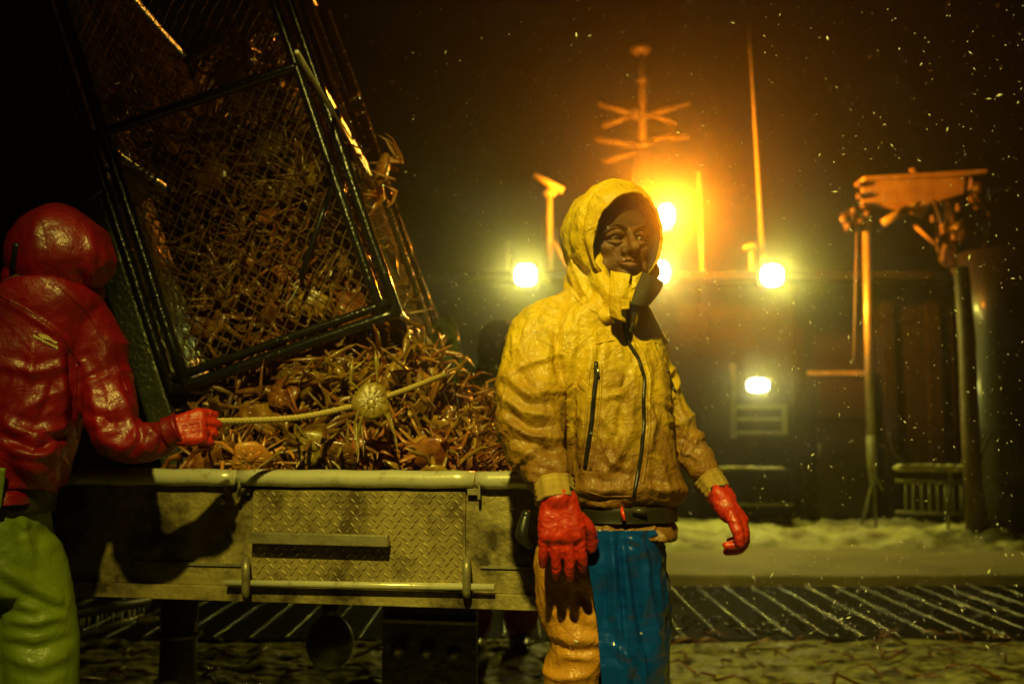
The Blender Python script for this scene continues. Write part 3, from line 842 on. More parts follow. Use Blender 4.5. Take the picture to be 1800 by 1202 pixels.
# strap and hook across the front netting
a = P(583, 330, YP - .03); b = P(527, 492, YP - .03)
G().tube([a, a.lerp(b, .4), b], [.009, .011, .009], 8).obj('rubber_strap', m_boot, pot)
q, _ = smooth_path([P(527, 492, YP - .035), P(518, 499, YP - .035), P(519, 506, YP - .035), P(524, 503, YP - .035), P(514, 522, YP - .035), P(503, 538, YP - .035)], [1] * 6, 5)
G().tube(q, .0025, 6).obj('wire_hook', m_tube, pot)
# netting: knotted diamonds on every side
def netting(fn, U, V, cell, r, name, seed, bulge=.012, keep=None, sag=1.0):
    g = G(); nu = int(U / cell); nv = int(V / (cell * 1.15)); rr = random.Random(seed); nodes = {}
    def node(i, j):
        if (i, j) not in nodes:
            u_ = min(max(i * U / (2 * nu), 0), U); v_ = j * V / (2 * nv)
            e = math.sin(math.pi * u_ / U) * math.sin(math.pi * min(1, v_ / V))
            j1 = (rr.random() - .5) * cell * .22 * (e > .1); j2 = (rr.random() - .5) * cell * .22 * (e > .1)
            nodes[(i, j)] = fn(u_ + j1, v_ + j2, bulge * e * math.sin(u_ * 9 + v_ * 5))
        return nodes[(i, j)]
    def strand(a, b):
        d = (b - a); t = d.normalized(); s = t.cross(Vector((.3, .9, .2))).normalized(); q = t.cross(s)
        sg = d.cross(Vector((0, 0, 0))) if False else Vector((0, 0, -1)) * d.length * .05 * sag
        mid_ = (a + b) / 2 + sg; n0 = len(g.v)
        for p in (a, mid_, b):
            for k_ in range(3):
                an = 2.094 * k_; g.v.append(tuple(p + (s * math.cos(an) + q * math.sin(an)) * r))
        for j in range(2):
            for k_ in range(3):
                k2 = (k_ + 1) % 3; g.f.append((n0 + j * 3 + k_, n0 + j * 3 + k2, n0 + j * 3 + 3 + k2, n0 + j * 3 + 3 + k_))
    for j in range(2 * nv):
        for i in range(2 * nu + 1):
            if (i + j) % 2: continue
            for di in (-1, 1):
                if 0 <= i + di <= 2 * nu:
                    if keep and not keep(i * U / (2 * nu), j * V / (2 * nv)): continue
                    strand(node(i, j), node(i + di, j + 1))
            if (j % 2 == 0):
                p = node(i, j); n0 = len(g.v); k3 = r * 2.0
                g.v += [tuple(p + Vector(d_) * k3) for d_ in ((1, 0, 0), (0, 1, 0), (-1, 0, 0), (0, -1, 0), (0, 0, 1), (0, 0, -1))]
                g.f += [(n0, n0 + 1, n0 + 4), (n0 + 1, n0 + 2, n0 + 4), (n0 + 2, n0 + 3, n0 + 4), (n0 + 3, n0, n0 + 4), (n0 + 1, n0, n0 + 5), (n0 + 2, n0 + 1, n0 + 5), (n0 + 3, n0 + 2, n0 + 5), (n0, n0 + 3, n0 + 5)]
    o = g.obj(name, m_net, pot, smooth=False); o['kind'] = 'stuff'; return o
netting(lambda u_, v_, b_: K(.05 + u_, .04 + v_, b_ + .005), PW - .10, .84, .046, .0021, 'netting', 1)
netting(lambda u_, v_, b_: K(.05 + u_, .92 + v_, b_ + .005), PW - .10, PH - .94, .046, .0021, 'netting', 2)
netting(lambda u_, v_, b_: K(PW + b_, .02 + v_, .03 + u_), PD - .06, PH - .06, .055, .0030, 'netting', 3)
netting(lambda u_, v_, b_: K(0 + b_, .02 + v_, .03 + u_), PD - .06, PH - .06, .075, .0022, 'netting', 4)
netting(lambda u_, v_, b_: K(.02 + u_, .02 + v_, PD + b_), PW - .04, PH - .06, .060, .0026, 'netting', 5)
# inner tunnel webbing that slants through the pot
netting(lambda u_, v_, b_: K(.05 + u_ * .95, .35 + v_ + u_ * .5, .65 + .6 * v_ - .2 * u_ + b_), PW - .08, 1.2, .035, .0020, 'tunnel_netting', 6)
# lashing ropes wound along the right rails
g = G()
rope_g(g, [K(PW + .04, .02, 1.2), K(PW + .05, .7, 1.0), K(PW + .035, 1.4, .8), K(PW + .04, 2.0, .6)], .016, .06)
g.obj('lashing_rope', m_brope, pot)
g = G(); rope_g(g, [K(PW + .05, .05, PD), K(PW + .035, .7, PD), K(PW + .05, 1.4, PD - .02), K(PW + .04, 2.0, PD)], .024, .08)
g.obj('lashing_rope', m_brope, pot)
# pale biodegradable cord with bead like knots
cord = [P(425, 88, 4.3), P(450, 180, 4.2), P(480, 255, 4.1), P(510, 330, 4.0), P(540, 400, 3.9)]
q, _ = smooth_path(cord, [1] * 5, 12); cd = G().tube(q, .004, 5).obj('laced_cord', m_white, pot)
for i in range(0, len(q) - 1, 2):
    a_, b_ = q[i], q[i + 1]; G().caps_chain([a_, b_], [.0085, .0085], 6, 2).obj('cord_knot', m_white, cd)
# green coil of rope tied at the lower corner
co = thing('rope_coil', 'knotted green rope coil hanging at the lower right corner of the crab pot', 'rope', P(788, 590, 5.2))
g = G()
for i in range(7):
    c_ = P(786 + random.uniform(-7, 7), 592 + i * 8 + random.uniform(-6, 6), 5.2 + random.uniform(-.06, .06)); rr_ = random.uniform(.045, .085); ax = random.uniform(-.8, .8); lp = []
    for k_ in range(13):
        an = 2 * math.pi * k_ / 12; v_ = Vector((rr_ * .75 * math.cos(an), rr_ * .35 * math.sin(an + ax), rr_ * 1.2 * math.sin(an))); v_.rotate(Matrix.Rotation(ax * .5, 3, 'Y')); lp.append(c_ + v_)
    rope_g(g, lp, .017, .07, seg=5, sub=4)
rope_g(g, [P(776, 570, 5.2), P(795, 620, 5.2), P(800, 690, 5.15), P(812, 740, 5.1)], .017, .07)
rope_g(g, [P(792, 560, 5.2), P(799, 610, 5.25), P(792, 660, 5.2)], .017, .07)
g.obj('coil', m_grope, co)
# the haul rope from the red man's glove
hr = thing('haul_rope', 'straw coloured haul rope pulled taut from the red glove past the corner of the pot', 'rope', P(360, 740, 2.5))
g = G(); rope_g(g, [P(338, 744, 2.50), P(360, 741, 2.52), P(440, 739, 2.60), P(530, 733, 2.69), P(620, 714, 2.80), P(700, 690, 2.92), P(780, 660, 3.20), P(815, 652, 4.1), P(826, 668, 5.3)], .0092, .034)
g.obj('strands', m_rope, hr)

# pot launcher: wet green steel cradle on the left of the pot
la = thing('pot_launcher', 'wet green steel launcher arm along the left side of the crab pot', 'launcher', K(-.09, -.2, .3))
rotp = Matrix((pu, pw, pv)).transposed()
G().box(K(-.075, .85, .30), (.085, .60, 2.5), rotp).obj('cradle_arm', m_launch, la, smooth=False, bevel=.01)
G().box(K(-.045, .9, .06), (.028, .05, 2.3), rotp).obj('guide_strip', m_black, la, smooth=False, bevel=.004)
G().box(K(-.16, -.30, .55), (.55, .60, .16), rotp).obj('cradle_foot', m_launch, la, smooth=False, bevel=.01)

# ============================================================ CRABS
def crab_mesh(seed, spread=1.0, bundle=False):
    r_ = random.Random(seed); g = G()
    # carapace: rounded pentagon, domed top, plated underside
    nu, nv = 22, 9; v = []; f = []
    for j in range(1, nv):
        th = math.pi * j / nv
        for i in range(nu):
            ph = 2 * math.pi * i / nu
            rr = .066 * (1 + .07 * math.cos(3 * ph + .4) + .05 * math.cos(5 * ph)) * math.sin(th) ** .7
            z = .020 * math.cos(th) + (.004 * math.sin(7 * ph) * math.sin(th) if th < 1.5 else .0035 * math.cos(11 * ph))
            v.append((rr * math.cos(ph), rr * math.sin(ph) * 1.02, z))
    v += [(0, 0, .022), (0, 0, -.017)]
    for j in range(nv - 2):
        for i in range(nu):
            i2 = (i + 1) % nu; f.append((j * nu + i, (j + 1) * nu + i, (j + 1) * nu + i2, j * nu + i2))
    T = (nv - 1) * nu
    for i in range(nu):
        i2 = (i + 1) % nu; f.append((T, i, i2)); f.append((T + 1, (nv - 2) * nu + i2, (nv - 2) * nu + i))
    g.add(v, f)
    g.ell((0, -.012, -.017), (.017, .022, .006), nu=10, nv=5)          # abdominal flap
    for i in range(10):
        an = 2 * math.pi * (i + .5) / 10
        g.ell((.034 * math.cos(an), .034 * math.sin(an), -.013), (.019, .0085, .0075), Matrix.Rotation(an, 3, 'Z'), nu=7, nv=4)
    for s in (-1, 1):
        for k_ in range(4):                                             # walking legs
            an = R(58 - 38 * k_) ; base = Vector((s * .042 * math.cos(an * .8), .040 * math.sin(an * .8), -.006))
            el = r_.uniform(.1, .8) * spread; az = an + r_.uniform(-.3, .3); L1 = r_.uniform(.066, .084) * (1 - .10 * (k_ == 3)); L2 = L1 * .82; L3 = L1 * .5
            d1 = Vector((s * math.cos(az) * math.cos(el), math.sin(az) * math.cos(el), math.sin(el)))
            b1 = r_.uniform(-1.9, -.2); az2 = az + r_.uniform(-.5, .5)
            d2 = Vector((s * math.cos(az2) * math.cos(b1), math.sin(az2) * math.cos(b1), math.sin(b1)))
            if bundle:
                d1 = Vector((s * .25 + r_.uniform(-.1, .1), -1 + .12 * k_, .25)).normalized(); az2 = R(-84) + r_.uniform(-.12, .12); b1 = r_.uniform(-.35, .1); L1 *= 1.1
                d2 = Vector((s * math.cos(az2) * .6, math.sin(az2), math.sin(b1))).normalized()
            b2 = b1 - r_.uniform(.1, .7); d3 = Vector((s * math.cos(az2) * math.cos(b2), math.sin(az2) * math.cos(b2), math.sin(b2)))
            p1 = base + d1 * L1; p2 = p1 + d2 * .022; p3 = p2 + d2 * L2; p4 = p3 + d3 * L3
            g.tube([base, base + d1 * .02, base + d1 * L1 * .6, p1, p2, p2 + d2 * .01, p3, p3 + d3 * .006, p4], [.007, .0108, .0102, .0082, .0068, .0088, .0054, .0052, .0012], 6, flat=.62)
        # claw
        az = R(75) + r_.uniform(-.4, .2); el = r_.uniform(0, .5)
        d1 = Vector((s * math.cos(az), math.sin(az), math.sin(el))).normalized(); base = Vector((s * .03, .042, -.004)); p1 = base + d1 * .05
        d2 = Vector((-s * r_.uniform(-.5, .6), .9, r_.uniform(-.6, .2))).normalized(); p2 = p1 + d2 * .045; p3 = p2 + d2 * .04
        g.tube([base, p1, p1 + d2 * .008, p2, p3], [.006, .0075, .009, .0125, .0015], 7, flat=.7)
        g.tube([p2, p2 + d2 * .02 + Vector((s * .016, 0, .004)), p3 + Vector((s * .006, 0, .004))], [.006, .0045, .001], 6)
    return g.mesh('crab')
crabs = [crab_mesh(s, sp_) for s, sp_ in ((1, 1), (2, 1.6), (3, .6), (4, 1.2), (5, -1), (6, 2), (7, .3), (8, 1.4))] + [crab_mesh(9, 1, True)]
for me in crabs: me.materials.append(m_crab); me.shade_smooth()
NC = 0
def crab(loc, rot, sc, label, group=None, k=None, m_=None):
    global NC
    me = crabs[NC % 8 if k is None else k]; NC += 1
    if m_: me = me.copy(); me.materials[0] = m_
    o = bpy.data.objects.new('crab', me); C.objects.link(o); o.location = loc; o.rotation_euler = rot; o.scale = (sc,) * 3
    BASE[o.name] = Vector(loc); tag(o, label, 'crab', group); return o
rc = random.Random(11)
CV = [np.array([tuple(v.co) for v in me.vertices]) for me in crabs]
from mathutils import Euler
def clear_of(k, loc, rot, sc, where):
    M = np.array(Euler(rot).to_matrix()); w_ = CV[k] @ M.T * sc + np.array(loc)
    if where == 'pot':
        q = w_ - np.array(BL); u_ = q @ np.array(pu); v_ = q @ np.array(pv)
        return not ((q[:, 1] < .018).any() or (u_ < .03).any() or (u_ > PW + .01).sum() > 40)
    d = (w_ - np.array(T0)) @ np.array(tn)
    if ((d > -.02) & (w_[:, 2] < ztop + .01)).any() or (d > .10).any(): return False
    return not (w_[:, 2] < .97).any()
def rr3(): return (rc.uniform(0, 6.28), rc.uniform(0, 6.28), rc.uniform(0, 6.28))
# inside the pot
n = 0; tries = 0
while n < 125 and tries < 6000:
    tries += 1
    u_ = rc.uniform(.07, PW - .07); v_ = rc.uniform(.05, 1.05) ** 1.15
    if v_ > .52 + .30 * (1 - u_ / PW) and rc.random() < .85: continue
    p = K(u_, v_, rc.uniform(.08, .32)); ro = rr3(); sc = rc.uniform(.85, 1.15); k = NC % 8
    if not clear_of(k, p, ro, sc, 'pot'): continue
    crab(p, ro, sc, 'snow crab packed behind the netting of the tipped pot', 'crabs inside the pot'); n += 1
for i in range(16):
    crab(K(PW - rc.uniform(.05, .13), rc.uniform(.1, 1.5), rc.uniform(.4, 1.6)), rr3(), rc.uniform(.8, 1.1), 'snow crab packed behind the netting of the tipped pot', 'crabs inside the pot')
# heap on the table
n = 0; tries = 0
while n < 135 and tries < 9000:
    tries += 1
    px = rc.uniform(345, 866); d_ = rc.uniform(0, 1); Y = TP(px, 850).y + .09 + .95 * d_
    zmax = 1.13 + .50 * d_ + (.05 if 450 < px < 700 else 0)
    if px > 730: zmax = 1.10 + (zmax - 1.10) * max(0, 1 - (px - 730) / 135)
    if px < 480: zmax -= .30 * d_ * (480 - px) / 135
    p = P(px, 800, Y); p.z = zmax - abs(rc.gauss(0, .05)) if n < 95 else rc.uniform(1.04, zmax)
    ro = rr3(); sc = rc.uniform(.85, 1.15); k = NC % 8
    if not clear_of(k, p, ro, sc, 'table'): continue
    if Y < 3.25:
        wx = CV[k] @ np.array(Euler(ro).to_matrix()).T * sc + np.array(p)
        if (wx[wx[:, 1] < 2.95][:, 2] > 1.262).any() or (wx[wx[:, 1] < 3.2][:, 2] > 1.36).any(): continue
    crab(p, ro, sc, 'wet brown snow crab in the heap spilled over the sorting table', 'crabs heaped on the sorting table'); n += 1
# singled out crabs
crab(P(553, 788, 2.87), (R(-78), R(12), R(10)), .80, 'pale yellow crab belly out at the front of the heap above the tread plate', None, 4, m_crabb)
crab(P(652, 705, 2.80), (R(-80), R(170), R(8)), .80, 'yellowish crab hanging legs down across the taut haul rope', None, 8, m_crabb)
crab(P(440, 806, 2.84), (R(-60), R(5), R(20)), .85, 'orange crab behind the left end of the bright top tube', None, 3, m_crabo)
crab(P(672, 300, 3.6), (R(20), R(100), R(40)), .95, 'reddish crab clinging to the outside of the pot by the orange rod', None, 5, m_crabo)
crab(P(228, 330, 3.36), (R(95), R(10), R(30)), 1.0, 'pale crab caught in the netting just below the cross bar at the left', None, 0, m_crabb)
crab(P(208, 185, 3.38), (R(110), R(60), R(0)), .7, 'small reddish crab in the netting above the cross bar', None, 6, m_crabo)
crab(P(425, 85, 3.8), (R(70), R(20), R(50)), .9, 'crab tangled at the top end of the pale knotted cord', None, 4)
crab(P(512, 640, 3.42), (R(30), R(40), R(70)), 1.0, 'orange crab tumbling just under the bottom bar of the pot', None, 7, m_crabo)
# rest of the heap and of the pot as one mass below the ones that show
g = G()
def mass(g, pts):
    for p in pts:
        me = crabs[rc.randrange(8)]; Mx = Matrix.Translation(p) @ Matrix(((1, 0, 0), (0, 1, 0), (0, 0, 1))).to_4x4()
        from mathutils import Euler
        Mx = Matrix.Translation(p) @ Euler(rr3()).to_matrix().to_4x4()
        n0 = len(g.v); g.v += [tuple(Mx @ v.co) for v in me.vertices]; g.f += [tuple(i + n0 for i in q_.vertices) for q_ in me.polygons]
pts = [K(rc.uniform(.12, PW - .10), rc.uniform(.05, .75), rc.uniform(.34, .6)) for i in range(80)]
pts += [K(rc.uniform(.3, PW - .06), rc.uniform(.0, .6), rc.uniform(.6, 1.8)) for i in range(70)]
mass(g, pts)
o = g.obj('crab_mass', m_crab); tag(o, 'deep mass of crabs filling the bottom of the pot', 'crabs', kind='stuff')
g = G(); pts = []
for i in range(120):
    px = rc.uniform(340, 850); d_ = rc.uniform(.2, 1); p = P(px, 800, 2.9 + 1.2 * d_); p = p + Vector((0, .12, 0)); p.z = rc.uniform(1.06, 1.10 + .32 * d_); pts.append(p)
mass(g, pts); o = g.obj('crab_heap', m_crab); tag(o, 'lower layers of the crab heap on the table', 'crabs', kind='stuff')
# torn legs and scraps on the deck
g = G()
for i in range(150):
    Y = rc.uniform(4.6, 6.1); X = rc.uniform(-2.4, 3.4); a_ = rc.uniform(0, 6.28); L_ = rc.uniform(.04, .14)
    d_ = Vector((math.cos(a_), math.sin(a_), rc.uniform(0, .5))) * L_; p = Vector((X, Y, .045)); e_ = Vector((math.cos(a_ + 1), math.sin(a_ + 1), -.3)) * L_ * .7
    g.tube([p, p + d_, p + d_ + e_], [.008, .007, .002], 5)
o = g.obj('crab_leg_scraps', m_crab); tag(o, 'torn crab legs strewn over the slushy deck', 'scraps', kind='stuff')

# ============================================================ PEOPLE
def rings_px(lst, Y0):
    """lst: (px centre, py, half width px, half depth m, dY, yaw degrees)"""
    out = []
    for cx, py, hw, hd, dY, yaw in lst:
        c_ = P(cx, py, Y0 + dY); a_ = R(yaw); h = M_(hw, Y0)
        # keep the seen half width h while the ellipse is turned
        k_ = math.sqrt(max(1e-6, h * h - (hd * math.sin(a_)) ** 2)) / math.cos(a_)
        out.append((c_, Vector((math.cos(a_), math.sin(a_), 0)) * k_, Vector((-math.sin(a_), math.cos(a_), 0)) * hd))
    return out


def head_mesh():
    """face looks along -y, z up, origin at the middle of the head"""
    g = G()
    g.ell((0, .018, .028), (.074, .093, .088), nu=28, nv=18)
    g.ell((0, -.022, -.030), (.060, .062, .075), nu=28, nv=18)
    g.ell((0, -.052, -.086), (.028, .026, .022))
    for s in (-1, 1):
        g.ell((s * .038, -.052, -.022), (.026, .022, .020)); g.ell((s * .050, -.022, -.062), (.018, .035, .026))
        g.caps_chain([(s * .012, -.083, .018), (s * .036, -.078, .024), (s * .056, -.056, .014)], [.010, .011, .008], 8, 4)
        g.ell((s * .076, .010, -.005), (.010, .020, .034)); g.ell((s * .016, -.092, -.036), (.012, .012, .010))
    g.caps_chain([(0, -.084, .016), (0, -.096, -.008), (0, -.112, -.030)], [.010, .011, .0145], 10, 5)
    g.caps_chain([(-.024, -.076, -.058), (-.008, -.089, -.054), (0, -.088, -.056), (.008, -.089, -.054), (.024, -.076, -.058)], [.004, .007, .006, .007, .004], 8, 4)
    g.caps_chain([(-.022, -.075, -.062), (0, -.088, -.070), (.022, -.075, -.062)], [.004, .0085, .004], 8, 5)
    g.tube([(0, .02, -.05), (0, .028, -.11), (0, .04, -.19)], [.052, .052, .060], 20)
    def d(co, no):
        r = np.zeros(len(co))
        for s in (-1, 1):
            e = np.exp(-(((co[:, 0] - s * .032) / .017) ** 2 + ((co[:, 2] - .002) / .011) ** 2)) * (co[:, 1] < -.03); r -= .014 * e
        lip = np.exp(-((co[:, 2] + .0615) / .0022) ** 2) * (np.abs(co[:, 0]) < .022) * (co[:, 1] < -.05); r -= .004 * lip
        ns = np.exp(-(((np.abs(co[:, 0]) - .034 - .010 * (-.035 - co[:, 2]) / .03) / .005) ** 2)) * (co[:, 2] < -.022) * (co[:, 2] > -.066) * (co[:, 1] < -.05); r -= .0028 * ns
        return r + .0004 * fbm(co * 160, 3, 4)
    return fuse(g, .0034, 5, d)


def hand_pieces(g, wrist, along, back, thumb_side, size=1.0, curl=(.5, .5, .5, .5), splay=.06, thumb=(.6, .5), thick=1.18, first=None):
    """palm and five separate fingers. along: wrist to knuckles, back: out of the back of the hand, thumb_side: towards the thumb"""
    A = Vector(along).normalized(); B = (Vector(back) - A * Vector(back).dot(A)).normalized(); T = Vector(thumb_side); T = (T - A * T.dot(A) - B * T.dot(B)).normalized(); W = Vector(wrist); s_ = size
    def q(a_, t_, b_): return W + (A * a_ + T * t_ + B * b_) * s_
    # palm
    for t_, r0, r1 in ((.030, .0175, .0155), (.010, .0195, .0165), (-.012, .019, .016), (-.031, .0165, .0145)):
        g.caps_chain([q(-.01, t_ * .62, 0), q(.034, t_ * .95, .001), q(.072, t_ * 1.06, .004)], [r0 * s_ * thick, r0 * s_ * thick, r1 * s_ * thick], 12, 4)
    g.caps_chain([q(.0, .016, -.006), q(.035, .030, -.012), q(.06, .034, -.008)], [.019 * s_ * thick, .020 * s_ * thick, .014 * s_ * thick], 12, 4)
    # fingers: index, middle, ring, little
    for i, (t_, L_, r_) in enumerate(((.0395, .078, .0110), (.0135, .088, .0114), (-.0130, .082, .0108), (-.0385, .064, .0098))):
        c_ = curl[i]; p = q(.076 - .004 * abs(i - 1), t_ * 1.06, .003); d_ = A.copy(); ax = T
        sp_ = splay * (1.5 - i) * .8
        pts = [p - A * .02 * s_, p]; rad = [r_ * 1.08 * s_ * thick ** .5] * 2
        an = 0
        for fr, kb in ((.46, .55), (.31, 1.0), (.25, .8)):
            an += c_ * kb
            dd = (A * math.cos(an) - B * math.sin(an) + T * sp_ * math.cos(an)).normalized()
            p = p + dd * L_ * 1.12 * fr * s_; pts.append(p); rad.append(r_ * s_ * thick ** .5 * (1.0 if fr > .3 else .86))
        g.caps_chain(pts, rad, 12, 5)
    a_, b_ = thumb
    p0 = q(.030, .032, -.008); d1 = (A * .75 + T * a_ - B * b_).normalized(); p1 = p0 + d1 * .042 * s_
    d2 = (A * .9 + T * a_ * .35 - B * (b_ + .25)).normalized(); p2 = p1 + d2 * .032 * s_; p3 = p2 + (A - B * .5).normalized() * .020 * s_
    g.caps_chain([q(.01, .02, -.006), p0, p1, p2, p3], [.018 * s_ * thick, .0165 * s_ * thick, .0135 * s_ * thick, .0125 * s_ * thick, .0105 * s_ * thick], 12, 5)


def glove_mesh(g, seed, strokes_=None):
    def d(co, no):
        r = .0009 * fbm(co * 70, 3, seed) + .0012 * crease(co * 60, seed + 5, 1.0) * 2 + .0007 * ridge(co * 42, seed + 3, .8, 3) * (.5 + .5 * vn(co * 20, seed))
        if strokes_: r = r + strokes(co, no, strokes_)
        return r
    return fuse(g, .0031, 5, d)


# ------------------------------------------------------------ the man in yellow
Ym = 2.42
man = thing('person', 'man in a yellow hooded oilskin jacket and red gloves facing the camera beside the table', 'person', (P(1060, 900, Ym).x, Ym, .0))
HA = R(17)                                   # how far the face is turned to the right of the picture
Hrot = Matrix.Rotation(HA, 3, 'Z') @ Matrix.Rotation(R(-3), 3, 'X')
Hc = P(1083, 431, Ym + .022)
hm = head_mesh(); 
for v in hm.vertices: v.co = Hc + Hrot @ v.co
# one continuous body under the clothes: trunk, arms, hands' wrists, legs, with the head joined on
g = G(); g.v = [tuple(v.co) for v in hm.vertices]; g.f = [tuple(p.vertices) for p in hm.polygons]
Sh_r = P(948, 592, Ym + .0); El_r = P(928, 738, Ym + .0); Wr_r = P(972, 872, Ym - .17)
Sh_l = P(1138, 606, Ym + .10); El_l = P(1182, 735, Ym + .12); Wr_l = P(1262, 864, Ym + .0)
body_g = G()
body_g.loft(rings_px([(1072, 540, 48, .07, .02, 12), (1050, 600, 95, .10, .04, 15), (1068, 700, 88, .10, .04, 15), (1085, 820, 80, .10, .03, 15), (1080, 960, 76, .08, .03, 15), (1075, 1000, 66, .07, .03, 15)], Ym), 28, 2.2, 3)
body_g.caps_chain([Sh_r, El_r, P(958, 838, Ym - .135), Wr_r], [.048, .040, .032, .026], 12, 5); body_g.caps_chain([P(1125, 606, Ym + .07), P(1152, 670, Ym + .11), P(1180, 735, Ym + .11), P(1215, 795, Ym + .08), P(1248, 845, Ym + .03), Wr_l], [.045, .04, .036, .032, .026, .024], 12, 5)
for cx, dY in ((1012, .0), (1108, .06)):
    hip = P(cx, 985, Ym + dY); kn = Vector((hip.x + .012, Ym + dY, .52)); an = Vector((kn.x + (.02 if cx > 1050 else -.03), Ym + dY + .03, .10))
    body_g.caps_chain([hip, kn, an, an + Vector((0, -.12, -.05))], [.060, .045, .04, .035], 12, 5)
g.add(body_g.v, body_g.f)
body = link('body', fuse(g, .0042, 1), m_skin, man)
# eyes and brow
for s in (-1, 1):
    e_ = Hc + Hrot @ Vector((s * .032, -.066, .001))
    eb = G().ell(e_, (.0120, .0120, .0120), nu=16, nv=10).obj('eye', m_eye, man)
    fd = Hrot @ Vector((s * .02, -1, -.06)).normalized()
    G().ell(e_ + fd * .0086, (.0055, .0055, .0055), nu=12, nv=8).obj('iris', m_boot, eb)
    g = G(); g.caps_chain([Hc + Hrot @ Vector((s * .014, -.079, .009)), Hc + Hrot @ Vector((s * .032, -.0805, .0125)), Hc + Hrot @ Vector((s * .050, -.068, .006))], [.005, .0075, .005], 8, 5)
    g.caps_chain([Hc + Hrot @ Vector((s * .016, -.075, -.011)), Hc + Hrot @ Vector((s * .032, -.0765, -.0125)), Hc + Hrot @ Vector((s * .048, -.066, -.009))], [.004, .0062, .004], 8, 5)
    g.obj('eyelid', m_skin, man)
    g = G(); g.caps_chain([Hc + Hrot @ Vector((s * .012, -.094, .020)), Hc + Hrot @ Vector((s * .034, -.091, .029)), Hc + Hrot @ Vector((s * .055, -.068, .020))], [.0028, .0038, .002], 6, 4)
    g.obj('eyebrow', m_cap, man)
g = G(); g.caps_chain([Hc + Hrot @ Vector(q_) for q_ in ((-.024, -.0765, -.060), (-.009, -.0925, -.0555), (0, -.091, -.0575), (.009, -.0925, -.0555), (.024, -.0765, -.060))], [.003, .0045, .004, .0045, .003], 8, 4)
g.caps_chain([Hc + Hrot @ Vector(q_) for q_ in ((-.022, -.0765, -.063), (0, -.0915, -.0705), (.022, -.0765, -.063))], [.003, .006, .003], 8, 5)
g.obj('lips', m_lip, man)
# knitted cap pulled low
g = G(); g.ell((0, .018, .036), (.081, .100, .094), nu=64, nv=40)
cm = g.mesh(); bm = bmesh.new(); bm.from_mesh(cm)
bmesh.ops.bisect_plane(bm, geom=list(bm.verts) + list(bm.edges) + list(bm.faces), plane_co=(0, -.05, .016), plane_no=(0, .18, -1), clear_outer=True)
bm.to_mesh(cm); bm.free()
for v in cm.vertices: v.co = Hc + Hrot @ v.co
cap = link('knitted_cap', cm, m_cap, man); sm_ = cap.modifiers.new('thick', 'SOLIDIFY'); sm_.thickness = .006

# jacket: trunk, both sleeves, shoulders and stand-up base of the hood in one surface
jr = rings_px([
    (1068, 505, 50, .085, .02, 18), (1066, 530, 66, .095, .02, 18), (1052, 556, 96, .112, .03, 18), (1042, 590, 122, .125, .04, 18), (1052, 650, 121, .140, .04, 18),
    (1070, 720, 110, .142, .03, 18), (1082, 790, 103, .140, .02, 18), (1090, 848, 106, .142, .02, 18), (1091, 876, 102, .138, .02, 18), (1092, 892, 84, .118, .02, 18), (1092, 906, 83, .118, .02, 18), (1092, 922, 88, .140, .02, 18), (1093, 944, 92, .152, .02, 18)], Ym)
jg = G(); jg.loft(jr, 56, 2.35, 5)
armR = [P(985, 562, Ym + .02), P(950, 590, Ym - .01), P(938, 640, Ym - .04), P(932, 710, Ym - .07), P(938, 780, Ym - .10), P(955, 815, Ym - .115), P(963, 834, Ym - .14)]
jg.caps_chain(armR, [.060, .079, .079, .084, .074, .065, .056], 26, 6)
armL = [P(1105, 575, Ym + .05), P(1133, 612, Ym + .08), P(1152, 670, Ym + .11), P(1180, 735, Ym + .11), P(1213, 790, Ym + .08), P(1237, 826, Ym + .045)]
jg.caps_chain(armL, [.05, .060, .058, .056, .050, .040], 24, 6)
